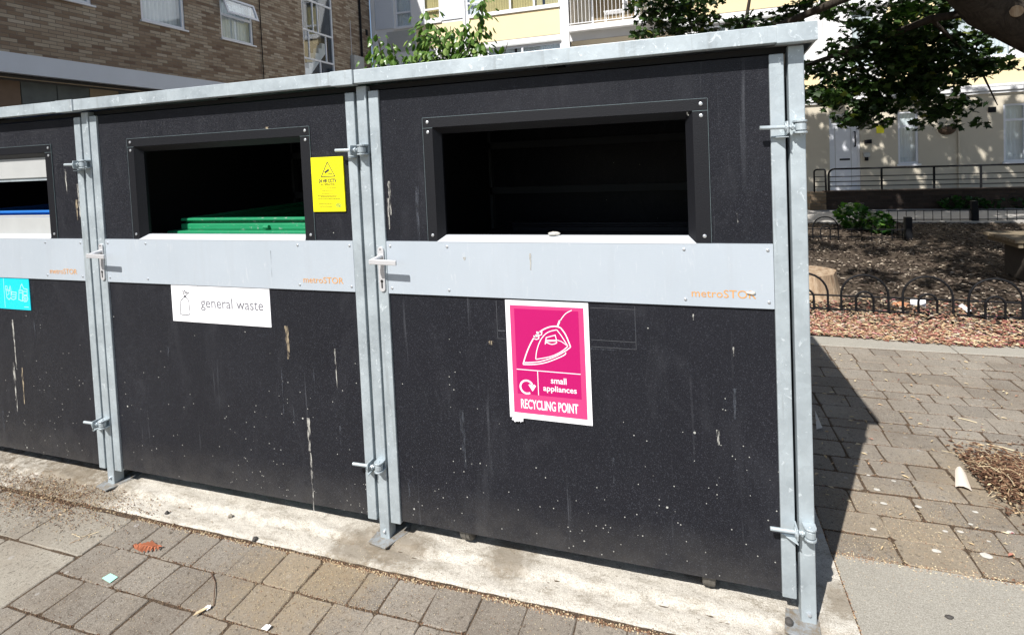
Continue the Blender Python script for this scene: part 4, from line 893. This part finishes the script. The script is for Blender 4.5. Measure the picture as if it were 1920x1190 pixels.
def window(parent, mp, a, b_, c_, d_, tr, mu, cur, dep=.07, fw=.05, flip=1):
    q = MB(); F = lambda u0, u1, v0, v1, d0=dep-.05, d1=dep: q.prism([(u0, v0), (u1, v0), (u1, v1), (u0, v1)], d0*flip, d1*flip, mp)
    F(a, a+fw, c_, d_); F(b_-fw, b_, c_, d_); F(a+fw, b_-fw, c_, c_+fw); F(a+fw, b_-fw, d_-fw, d_)
    for t_ in tr: F(a+fw, b_-fw, t_-fw*.6, t_+fw*.6, dep-.045, dep-.002)
    for t_ in mu: F(t_-fw*.6, t_+fw*.6, c_+fw, d_-fw, dep-.047, dep-.001)
    w_ = q.build('window', M_UPVC, parent)
    q = MB(); q.add([mp(a+fw*.5, c_+fw*.5, (dep-.02)*flip), mp(b_-fw*.5, c_+fw*.5, (dep-.02)*flip), mp(b_-fw*.5, d_-fw*.5, (dep-.02)*flip), mp(a+fw*.5, d_-fw*.5, (dep-.02)*flip)], [(0, 1, 2, 3)]); q.build('pane', M_GLASS, w_, recalc=False)
    if cur:
        q = MB(); n = max(8, int((b_-a)/.045)); vs = []
        for i in range(n+1):
            u = a+.01+(b_-a-.02)*i/n; dd = (dep+.05+.018*(i % 2)+U(0, .006))*flip; vs += [mp(u, c_, dd), mp(u, d_, dd)]
        skip = random.randint(2, n-3)
        q.add(vs, [(2*i, 2*i+2, 2*i+3, 2*i+1) for i in range(n) if not (len(mu) and skip <= i <= skip+1)]); q.build('curtain', cur, w_, recalc=False)
    q = MB(); q.add([mp(a, c_, (dep+.5)*flip), mp(b_, c_, (dep+.5)*flip), mp(b_, d_, (dep+.5)*flip), mp(a, d_, (dep+.5)*flip)], [(0, 1, 2, 3)]); q.build('room', M_ROOM, w_, recalc=False)
    return w_
mpY = lambda u, v, d: (u, YF+d, v)
for w_ in wins: window(ap, mpY, *w_)
for w_ in wins[-3:]+wins[8:11]: q = MB(); q.box(w_[0]-.04, w_[1]+.04, YF-.06, YF+.02, w_[2]-.05, w_[2]-.002); q.build('window_sill', M_UPVC, ap)
# balcony recesses
for a, b_, c_, d_ in bal:
    q = MB(); q.add([(a, YF+1.4, c_), (b_, YF+1.4, c_), (b_, YF+1.4, d_), (a, YF+1.4, d_)], [(0, 1, 2, 3)]); q.add([(a, YF, c_), (a, YF+1.4, c_), (a, YF+1.4, d_), (a, YF, d_)], [(0, 1, 2, 3)]); q.add([(b_, YF, c_), (b_, YF+1.4, c_), (b_, YF+1.4, d_), (b_, YF, d_)], [(0, 1, 2, 3)]); q.add([(a, YF, d_-.01), (b_, YF, d_-.01), (b_, YF+1.4, d_-.01), (a, YF+1.4, d_-.01)], [(0, 1, 2, 3)])
    q.build('balcony_recess', M_RENDER, ap, recalc=False)
    q = MB(); q.box(a, b_, YF-.28, YF+1.4, c_-.17, c_-.002); bl = q.build('balcony', M_WPAINT, ap)
    q = MB(); zt = c_+.95
    for zz in (c_+.06, zt): q.tube([(a+.05, YF-.24, zz), (b_-.05, YF-.24, zz)], .014, 6); q.tube([(a+.05, YF-.24, zz), (a+.05, YF-.02, zz)], .014, 6)
    x = a+.1
    while x < b_-.08: q.tube([(x, YF-.24, c_+.06), (x, YF-.24, zt)], .009, 5); x += .115
    q.build('railing', M_WPAINT, bl)
    q = MB(); q.box(a+.5, a+.56, YF+1.3, YF+1.36, c_, d_-.1); q.box(a+1.9, a+2.0, YF+1.3, YF+1.36, c_, d_-.1); q.box(a+.56, a+1.9, YF+1.34, YF+1.35, c_, d_-.1, 1); q.build('balcony_door', [M_UPVC, M_CURTB], bl)
# chair on the balcony
t = thing('garden_chair', 'white garden chair on the upper balcony', 'chair', (-2.2, YF+.25, 5.42))
q = MB(); q.box(-2.55, -1.95, YF+.05, YF+.45, 5.80, 5.83); q.build('seat', M_WPAINT, t)
q = MB()
for k in range(5): q.box(-1.98+k*.004, -1.95+k*.02, YF+.08+k*.08, YF+.11+k*.08, 5.84, 6.2)
q.build('backrest', M_WPAINT, t)
for a, b_ in ((-2.52, .08), (-1.98, .08), (-2.52, .42), (-1.98, .42)): q = MB(); q.tube([(a, YF+b_, 5.42), (a, YF+b_, 5.80)], .014, 6); q.build('leg', M_WPAINT, t)
# entrance door
q = MB(); a, b_, c_, d_ = door_h
q.box(a, a+.06, YF+.03, YF+.09, c_, d_); q.box(b_-.06, b_, YF+.03, YF+.09, c_, d_); q.box(a+.06, b_-.06, YF+.03, YF+.09, d_-.06, d_); q.box(a+.06, b_-.06, YF+.03, YF+.09, d_-.30, d_-.24); q.box(a+.06, b_-.06, YF+.05, YF+.08, c_, d_-.30)
dr = q.build('entrance_door', M_UPVC, ap)
q = MB(); q.box(a+.06, b_-.06, YF+.06, YF+.07, d_-.24, d_-.06); q.build('fanlight', M_GLASS, dr)
q = MB(); q.box(a+.06, b_-.06, YF+.5, YF+.51, c_, d_); q.build('hall', M_ROOM, dr)
q = MB(); 
for x0, x1, z0, z1 in ((a+.14, b_-.2, c_+.1, d_-.40),):
    for u0, u1, v0, v1 in ((x0, x1, z1-.012, z1), (x0, x1, z0, z0+.012), (x0, x0+.012, z0, z1), (x1-.012, x1, z0, z1)): q.box(u0, u1, YF+.044, YF+.0495, v0, v1)
q.build('door_moulding', M_GREYPLATE, dr)
q = MB(); hx = b_-.12; q.tube([(hx, YF+.05, 1.35), (hx, YF-.02, 1.35), (hx, YF-.02, 1.75), (hx, YF+.05, 1.75)][::1], .018, 8); q.build('pull_handle', M_IRON, dr)
q = MB(); q.box(a+.25, a+.5, YF+.04, YF+.0495, .98, 1.03); q.build('letter_slot', M_IRON, dr)
# wall bits
def bit(nm, label, cat, x0, x1, z0, z1, d, mt):
    q = MB(); q.box(x0, x1, YF-d, YF-.001, z0, z1); return tag(q.build(nm, mt, bevel=.008), label, cat)
bit('notice', 'small yellow notice on the cream wall beside the entrance door', 'sign', 4.62, 4.80, 1.68, 1.90, .012, M_YEL)
bit('intercom', 'dark intercom box to the right of the entrance door', 'intercom', 4.33, 4.50, 1.41, 1.52, .05, M_IRON)
t = thing('key_box', 'small grey and black key box below the intercom', 'key box', (4.37, YF, 1.0)); q = MB(); q.box(4.30, 4.45, YF-.06, YF-.001, 1.05, 1.17); q.build('cover', M_GREYPLATE, t, bevel=.01); q = MB(); q.box(4.335, 4.415, YF-.05, YF-.001, .95, 1.048); q.build('base', M_IRON, t, bevel=.01)
bit('air_vent', 'square dark air vent high on the cream wall near the right window', 'vent', 7.08, 7.25, 2.07, 2.21, .02, M_IRON)
t = thing('wall_lamp', 'brown dome wall lamp on the cream wall under the maple leaves', 'lamp', (6.2, YF, 1.6)); b = bmesh.new(); bmesh.ops.create_uvsphere(b, u_segments=20, v_segments=12, radius=.19)
for v_ in b.verts: v_.co = Vector((v_.co.x*1.1, -abs(v_.co.y)*.7, min(v_.co.z, .05)*.9)); v_.co += Vector((0, -.0, .12))
me = bpy.data.meshes.new('shade'); b.to_mesh(me); b.free(); me.materials.append(M_BROWNPANEL); o = bpy.data.objects.new('shade', me); C.objects.link(o); o.parent = t
q = MB(); q.box(6.1, 6.3, YF-.04, YF-.001, 1.70, 1.80); q.build('bracket', M_IRON, t)
t = thing('drainpipe', 'slim grey drainpipe on the cream wall right of the narrow window', 'drainpipe', (6.44, YF, 0)); q = MB(); q.tube([(6.44, YF-.03, 0), (6.44, YF-.03, 2.5)], .018, 8); q.build('pipe', M_RENDER, t); q = MB()
for z in (.6, 1.9): q.box(6.41, 6.47, YF-.055, YF-.001, z, z+.03)
q.build('pipe_clip', M_RENDER, t)

# ------------------------------------------------------------------ ramp with railing
t = thing('ramp_wall', 'low dark brick ramp wall with a lighter brick end pier before the entrance', 'wall', (5, 11.8, 0))
q = MB(); q.box(2.62, 13, 11.55, 11.78, -.02, .385); q.build('wall', M_RBRICK, t)
q = MB(); q.box(2.30, 2.617, 11.50, 11.85, -.02, .40); q.build('pier', M_PBRICK, t)
q = MB(); q.box(2.3, 13, 11.786, 14.99, -.02, .12); q.build('walkway', M_PATH, t)
q = MB(); q.box(2.61, 13.02, 11.53, 11.80, .3865, .42); q.build('coping', M_RBRICK, t)
t = thing('ramp_railing', 'black metal ramp railing with rounded end on the brick wall', 'railing', (5, 11.66, .42))
yr = 11.66; q = MB(); x0, x1, zb, zt = 2.71, 9.6, .42, .90
for z in (.52, .62, .73): q.tube([(x0+.01, yr, z), (x1, yr, z-.03)], .011, 6)
q.build('mid_rail', M_IRON, t)
q = MB(); q.tube([(x0, yr, zb-.02), (x0, yr, zt-.12)]+[(x0+.12-.12*math.cos(a), yr, zt-.12+.12*math.sin(a)) for a in np.linspace(.2, math.pi/2, 6)]+[(x1, yr, zt-.03)], .02, 8); q.build('top_rail', M_IRON, t, smooth=True)
for xx in (3.72, 4.67, 5.48, 6.4, 7.3, 8.2): q = MB(); q.box(xx-.018, xx+.018, yr-.012, yr+.012, zb-.01, zt-.01); q.build('post', M_IRON, t)
t = thing('end_railing', 'short black hooped railing on the brick end pier', 'railing', (2.53, 11.62, .4))
q = MB(); pts = [(2.42, yr-.02, .39), (2.42, yr-.02, .83)]+[(2.48-.06*math.cos(a), yr-.02, .84+.06*math.sin(a)) for a in np.linspace(0.2, math.pi/2, 5)]+[(2.60+.04*math.sin(a), yr-.02, .86+.04*math.cos(a)) for a in np.linspace(0, math.pi/2, 5)]+[(2.65, yr-.02, .39)]
q.tube(pts, .018, 8); q.build('hoop', M_IRON, t, smooth=True)
q = MB()
for z in (.52, .63, .74): q.tube([(2.43, yr-.02, z), (2.64, yr-.02, z)], .009, 6)
q.build('mid_rail', M_IRON, t)

# ------------------------------------------------------------------ brick building at left (plane x = -10.7)
XB = -10.7; HB = 12.7
bb = thing('brick_building', 'brown brick building with white band and white framed windows at the left', 'building', (XB, 6, 0))
mpX = lambda u, v, d: (XB-d, u, v)
w1 = (6.42, 7.43, 4.58, 5.85); w2 = (8.41, 9.41, 4.60, 5.62); w0 = (4.3, 5.46, 4.63, 5.9); ws = (11.33, 12.78, 3.4, 9.5)
holes = [w1, w2, w0, ws, (1.5, 2.7, 4.6, 5.9), (6.42, 7.43, 7.2, 8.4), (8.4, 9.4, 7.2, 8.4)]
q = MB(); wall_holes(q, -9, 14.93, 3.54, HB, holes, .10, mpX, 0)
wall_holes(q, 11.0, 14.93, 0, 3.54, [], .1, mpX, 0)
q.add([(XB, 14.93, 0), (XB-9, 14.93, 0), (XB-9, 14.93, HB), (XB, 14.93, HB)], [(0, 1, 2, 3)]); q.add([(XB, -9, 3.5), (XB-9, -9, 3.5), (XB-9, -9, HB), (XB, -9, HB)], [(0, 1, 2, 3)])
q.build('brick_wall', M_BRICK, bb, recalc=False)
q = MB(); q.box(XB-9, XB, -9, 14.93, HB, HB+.2); q.build('roof', M_DARKIN, bb)
q = MB(); q.box(XB-9, XB-1.6, -9, 14.9, 3.5, HB-.01); q.build('building_core', M_ROOM, bb)
q = MB(); q.box(XB-.1, XB+.03, -9, 11.0, 3.21, 3.538); q.build('white_band', M_BAND, bb)
q = MB(); q.box(XB-1.2, XB-.1, -9, 11.0, 3.20, 3.23); q.build('soffit', M_DARKIN, bb)
q = MB(); q.box(XB-.14, XB-.11, -9, 11.0, 3.14, 3.155); q.build('conduit', M_TANPANEL, bb)
y = -9.; k = 0
while y < 11.0:
    q = MB(); q.box(XB-.42, XB-.36, y+.008, y+.552, 2.25, 3.14); q.build('wall_panel', [M_GREYPANEL, M_TANPANEL, M_GREYPANEL, M_BROWNPANEL, M_GREYPANEL][k % 5], bb); y += .56; k += 1
q = MB(); q.box(XB-.6, XB-.45, -9, 11, 0, 2.25); q.build('shopfront', M_ROOM, bb)
for h, tr, mu in ((w1, [5.35], []), (w0, [5.35], []), (holes[4], [5.35], []), (holes[5], [7.9], []), (holes[6], [7.9], [])): window(bb, mpX, *h, tr, mu, M_CURTW, fw=.055)
wd = window(bb, mpX, *w2, [5.19], [], M_CURTW, fw=.05)
# open top light, tilted outwards
q = MB(); a, b_, c_, d_ = 8.44, 9.42, 5.19, 5.60
tl = lambda u, v, d: (XB+.03+(d_-v)*.35+d, u, v)
for u0, u1, v0, v1 in ((a, b_, c_, c_+.055), (a, b_, d_-.055, d_), (a, a+.055, c_+.055, d_-.055), (b_-.055, b_, c_+.055, d_-.055)): q.prism([(u0, v0), (u1, v0), (u1, v1), (u0, v1)], 0, .04, tl)
q.prism([(a+.05, c_+.05), (b_-.05, c_+.05), (b_-.05, d_-.05), (a+.05, d_-.05)], .015, .02, tl, 1); q.build('top_light', [M_UPVC, M_GLASS], wd)
for h in (w1, w0, w2):
    q = MB(); q.box(XB-.02, XB+.05, h[0]-.03, h[1]+.05, h[2]-.035, h[2]-.002); q.build('sill', M_UPVC, bb)
# stair window
a, b_, c_, d_ = ws
q = MB(); P = lambda u0, u1, v0, v1, d0=.02, d1=.07: q.prism([(u0, v0), (u1, v0), (u1, v1), (u0, v1)], d0, d1, mpX)
P(a, a+.04, c_, d_); P(b_-.05, b_, c_, d_)
for z in (4.62, 5.45, 6.35, 7.2, 8.0): P(a+.04, b_-.05, z-.025, z+.025)
for u, z0, z1 in ((11.62, 4.645, 5.425), (12.42, 4.645, 5.425), (12.1, 3.4, 4.595), (11.85, 5.475, 6.325), (12.08, 5.475, 6.325)): P(u-.018, u+.018, z0, z1, .025, .065)
sw = q.build('stair_window', M_UPVC, bb)
q = MB(); q.add([mpX(a+.02, c_, .045), mpX(b_-.02, c_, .045), mpX(b_-.02, d_, .045), mpX(a+.02, d_, .045)], [(0, 1, 2, 3)]); q.build('pane', M_GLASS, sw, recalc=False)
q = MB(); stp = [(11.2, 3.55), (11.2, 3.85)]
for k in range(8): stp += [(11.30+k*.165, 3.85+k*.175), (11.30+k*.165, 4.025+k*.175)]
stp += [(12.62, 5.25), (12.62, 4.95)]
q.prism(stp, .22, .42, mpX); q.build('staircase', M_STAIR, sw)
q = MB(); q.add([mpX(11.2, 4.3, .5), mpX(11.95, 4.3, .5), mpX(12.05, 5.3, .5), mpX(11.2, 5.3, .5)], [(0, 1, 2, 3)]); q.build('landing_wall', M_TANPANEL, sw, recalc=False)
for u0, u1, z0, z1 in ((11.4, 11.95, 5.5, 6.3), (12.15, 12.55, 5.2, 6.3)):
    q = MB(); n = 10; vs = []
    for i in range(n+1): vs += [mpX(u0+(u1-u0)*i/n, z0, .3+.02*(i % 2)), mpX(u0+(u1-u0)*i/n, z1, .3+.02*(i % 2))]
    q.add(vs, [(2*i, 2*i+2, 2*i+3, 2*i+1) for i in range(n)]); q.build('curtain', M_CURTB, sw, recalc=False)
q = MB(); q.add([mpX(a-.3, c_, 1.4), mpX(b_+.3, c_, 1.4), mpX(b_+.3, d_, 1.4), mpX(a-.3, d_, 1.4)], [(0, 1, 2, 3)]); q.add([mpX(b_+.02, c_, .1), mpX(b_+.02, c_, 1.4), mpX(b_+.02, d_, 1.4), mpX(b_+.02, d_, .1)], [(0, 1, 2, 3)]); q.build('room', M_ROOM, sw, recalc=False)
q = MB(); q.tube([(XB+.03, 9.66, 3.54), (XB+.03, 9.66, HB)], .012, 6); q.build('cable', M_IRON, bb); q = MB(); q.tube([(XB+.05, 14.25, 5.1), (XB+.05, 14.25, HB)], .035, 8); q.build('downpipe', M_IRON, bb)
q = MB(); q.tube([(XB+.01, 13.7, 5.05), (XB+.01, 13.7, 6.2)], .008, 6); q.build('cable', M_BAND, bb)
q = MB(); q.box(XB+.001, XB+.16, 13.62, 14.18, 4.3, 5.05); q.build('meter_cabinet', M_GREYPLATE, bb, bevel=.01)
q = MB(); q.box(XB+.001, XB+.02, 14.6, 14.72, 5.9, 6.1); q.build('air_brick', M_IRON, bb)

# ------------------------------------------------------------------ shrub behind the store
sh = thing('leafy_shrub', 'light green shrub with drooping leaves rising behind the store roof', 'shrub', (-3.6, 5, 0))
fo = MB(); stm = MB()
def stem_to(tip, base, n, s0=.07, s1=.14, spread=.09):
    A = Vector(base); B_ = Vector(tip); prev = A; pts = [A]
    for k in range(1, 9): t_ = k/8; pts.append(A.lerp(B_, t_)+Vector((U(-.04, .04), U(-.04, .04), 0))*(1 if k < 8 else 0))
    stm.tube(pts, [.016-.0014*k for k in range(9)], 6)
    for _ in range(int(n*1.0)):
        t_ = 1-abs(random.gauss(0, .16)); t_ = max(.45, t_); p = A.lerp(B_, t_)+Vector((random.gauss(0, spread), random.gauss(0, spread), random.gauss(0, .03)))
        s = U(s0, s1); dr_ = Vector((p.x-(A.lerp(B_, t_)).x, p.y-(A.lerp(B_, t_)).y, 0)); dr_ = dr_.normalized() if dr_.length > 1e-4 else Vector((1, 0, 0))
        t1 = (dr_+Vector((0, 0, -U(.3, 1.6)))).normalized(); b1 = t1.cross(Vector((0, 0, 1))).normalized(); n1_ = b1.cross(t1)
        tn = U(0, 1); fo.add([p+b1*(u*s*1.45)+t1*((v+.5)*s)+n1_*(-abs(u)*s*.5-(v+.5)**2*s*.25) for u, v in OVAL]+[p+t1*.5*s], [(i, (i+1) % 8, 8) for i in range(8)], 0, tn)
for (px_, py_), n, y in (((706, 64), 34, 5.), ((712, 78), 26, 4.9), ((735, 82), 34, 5.1), ((800, 30), 70, 5.0), ((790, 60), 70, 5.2), ((822, 52), 50, 4.9), ((845, 50), 60, 5.1), ((870, 50), 70, 5.), ((905, 2), 60, 5.), ((903, 50), 50, 5.1), ((880, 80), 60, 4.9), ((768, 100), 40, 5.), ((838, 85), 60, 5.1), ((952, 80), 9, 5.), ((700, 100), 30, 5.1), ((900, 85), 40, 5.), ((860, 95), 60, 5.), ((800, 95), 60, 5.)):
    x_, z_ = XZ(px_, py_, y); stem_to((x_, y, z_), (-3.6+(x_+3.6)*.35, 5., 1.2), n)
for _ in range(500):
    p = Vector((-3.65+U(-.95, .95), 5+U(-.4, .4), U(1.4, 2.75))); put_leaf(fo, p, U(.06, .11), OVAL, U(0, .6), 1.)
fo.build('foliage', M_LEAF2, sh, recalc=False); stm.tube([(-3.6, 5, 0), (-3.6, 5, 1.3)], [.05, .035], 8); stm.build('stem', M_BARK, sh)

# ------------------------------------------------------------------ maple tree
tr = thing('maple_tree', 'large maple with dark leaves hanging over the bed at the upper right', 'tree', (6.2, 6.4, 0))
tk = MB()
tk.tube([(6.3, 6.4, -.1), (6.2, 6.3, .6), (6.0, 6.1, 1.4), (5.6, 5.9, 2.0)], [.42, .34, .31, .30], 16)
tk.tube([(6.1, 6.2, 1.1), (6.6, 6.6, 3.0), (6.9, 7.2, 5.2), (7., 7.6, 7.5)], [.30, .26, .18, .08], 14)
tk.tube([(5.75, 5.95, 1.75), (4.6, 5.7, 2.20), (3.55, 5.5, 2.45), (2.85, 5.4, 2.9), (2.3, 5.2, 3.5), (1.6, 4.9, 4.5), (1.1, 4.4, 5.6)], [.30, .27, .25, .235, .2, .13, .07], 16)
trunk = tk.build('trunk', M_BARK, tr, smooth=True)
q = MB(); q.tube([(3.02, 5.25, 2.78), (3.0, 5.17, 2.77)], [.07, .058], 14); q.build('branch_scar', M_CUTWOOD, tr)
br = MB()
def limb(pts, r0, r1): br.tube(pts, [r0+(r1-r0)*k/(len(pts)-1) for k in range(len(pts))], 8)
limb([(3.2, 5.5, 2.9), (2.6, 6.1, 2.95), (1.9, 6.8, 2.75), (1.25, 7.3, 2.62), (.6, 7.5, 2.95)], .06, .012)
limb([(2.3, 5.2, 3.4), (1.5, 6.4, 3.3), (.75, 7.1, 3.15), (.35, 7.3, 2.75), (-.05, 7.2, 3.1)], .07, .012)
limb([(3.2, 5.0, 5.0), (3.4, 7.6, 6.0), (3.2, 9.8, 7.2)], .12, .03); limb([(3.4, 7.6, 6.0), (5.5, 9.4, 6.9), (7.2, 10.2, 7.4)], .07, .02); limb([(3.4, 7.6, 6.0), (1.2, 9.6, 6.6)], .06, .015)
limb([(.55, 7.2, 2.9), (.62, 7.25, 3.3), (.72, 7.1, 3.9)], .035, .02)
limb([(2.6, 6.1, 2.95), (3.2, 6.9, 2.7), (3.6, 7.2, 2.3), (3.75, 7.2, 1.9)], .03, .006)
limb([(1.9, 6.8, 2.75), (2.2, 7.0, 2.4), (2.4, 7.0, 2.0)], .025, .006)
limb([(3.0, 5.6, 2.9), (3.8, 6.6, 3.0), (4.6, 7.1, 2.7)], .04, .008)
for k in range(12):
    a = U(0, 6.28); r_ = U(1.5, 3.5); limb([(3.4, 5.2, 3.3), (3.2+r_*.5*math.cos(a), 4.9+r_*.6*math.sin(a), 4.4), (3.0+r_*math.cos(a), 4.6+r_*math.sin(a)*1.2, U(4.4, 6.8))], .07, .012)
br.build('limbs', M_BARK, tr, smooth=True)
lv = MB()
def clump(c, r, n, s0=.10, s1=.17, keep=None):      # sprays of leaves: several sub-clumps so gaps stay
    k = max(1, int(n*.62)//14)
    r = (r[0]*1.12, r[1]*1.2, r[2]*1.15)
    for _ in range(k):
        while True:
            d = Vector((U(-1, 1), U(-1, 1), U(-1, 1)))
            if d.length <= 1: break
        cc = (c[0]+d.x*r[0], c[1]+d.y*r[1], c[2]+d.z*r[2]); leafcloud(lv, cc, (.20, .20, .09), 14, s0, s1, MAPLE, lambda: U(0, .93) if U(0, 1) < .97 else 1., .8, .6, keep)
def at(px, py, y): p = on(px, py, 1, y); return (p[0], y, p[2])
# hanging sprays that reach into view
for px_, py_, y, rr, n in ((1240, 18, 7.2, (.34, .3, .15), 300), (1215, 60, 7.2, (.16, .3, .12), 80), (1290, 45, 7.2, (.42, .3, .13), 340), (1390, 40, 7.3, (.26, .3, .05), 110), (1480, 28, 7.3, (.30, .3, .06), 90), (1440, 45, 7.2, (.3, .3, .03), 70), (1300, 5, 7.2, (.4, .3, .12), 180), (1190, 5, 7.2, (.2, .3, .1), 50),
        (1520, 5, 7.0, (.25, .3, .08), 90), (1560, 25, 6.9, (.2, .3, .06), 60), (1680, 60, 6.9, (.6, .5, .30), 900), (1640, 100, 6.8, (.5, .4, .30), 640), (1740, 90, 7.0, (.55, .5, .28), 700), (1600, 160, 7., (.42, .3, .18), 400), (1720, 130, 6.9, (.6, .4, .2), 400), (1560, 190, 7., (.2, .2, .1), 120), (1650, 195, 7., (.3, .3, .12), 200), (1600, 215, 7., (.15, .2, .08), 66), (1530, 130, 7.1, (.12, .2, .12), 70), (1540, 175, 7.1, (.2, .3, .12), 130), (1570, 130, 7.1, (.2, .3, .12), 110),
        (1680, 170, 7., (.45, .4, .2), 380), (1770, 140, 7.2, (.4, .3, .12), 190), (1840, 120, 7.2, (.35, .3, .12), 140), (1880, 130, 7.2, (.2, .3, .08), 50), (1630, 220, 7., (.26, .25, .12), 120), (1760, 190, 7.1, (.3, .3, .12), 130), (1800, 210, 7.1, (.3, .2, .10), 110), (1780, 232, 7., (.2, .2, .05), 44), (1730, 240, 7., (.1, .1, .05), 22), (1880, 20, 7.6, (.5, .4, .3), 260), (1700, 10, 7.2, (.8, .5, .12), 300)):
    clump(at(px_, py_, y), rr, int(n*1.8), .07, .125)
# main crown above the view: it shades the bed and wall but leaves kerb and paving in the sun
def keep(p):
    k = p.z/-SUN.z; gx, gy = p.x+SUN.x*k, p.y+SUN.y*k
    if gy < 2.75+.6*math.sin(gx*1.3) and gx < 3.3: return False
    if gx < 1.25+.2*math.sin(gy*3) and gy < 4.2: return False
    if gx < .2: return False
    if gy > YF:
        k2 = (YF-p.y)/SUN.y; zz = p.z+SUN.z*k2
        if zz > 2.5+.4*math.sin(p.x*4): return False
    if p.z < 2.3+.30*p.y: return False      # the crown's underside rises away from the store
    return True
for _ in range(300):
    while True:
        d = Vector((U(-1, 1), U(-1, 1), U(-1, 1)))
        if .25 < d.length <= 1: break
    c_ = Vector((3.6+d.x*5.2, 5.2+d.y*5.6, 5.2+d.z*2.9))
    if not keep(c_): continue
    leafcloud(lv, c_, (.36, .36, .18), 26, .14, .25, MAPLE, lambda: U(0, .95), .8, .6, keep)
def keep2(p):
    k2 = (YF-p.y)/SUN.y; zz = p.z+SUN.z*k2
    return zz < 2.45+.3*math.sin(p.x*4) and p.z > 1.9+.30*p.y
for _ in range(150):  # unseen clumps, added so their shade falls on path and ramp wall
    z_ = U(5.0, 7.6); c_ = Vector((U(2.2, 10)-.312*z_, U(9.7, 11.9)-.817*z_, z_))
    leafcloud(lv, c_, (.36, .36, .18), 26, .14, .25, MAPLE, lambda: U(0, .95), .8, .6, keep)
for _ in range(620):
    c_ = Vector((U(-.6, 9.5), U(8.2, 11.2), U(4.9, 9.6)))
    if keep2(c_): leafcloud(lv, c_, (.36, .36, .2), 14, .15, .26, MAPLE, lambda: U(0, .95), .8, .6, keep2)
lv.build('crown', M_LEAF, tr, recalc=False)
print('leaf faces', len(lv.f))
for nm, gr_ in (('wheeled_bin', 'bins standing inside the bays'), ('low_fence', 'low black fences round the bed'), ('twig', 'twigs on the paving'), ('pebble', 'small stones on the ground')):
    for o in bpy.data.objects:
        if o.parent is None and o.name.split('.')[0] == nm: o['group'] = gr_
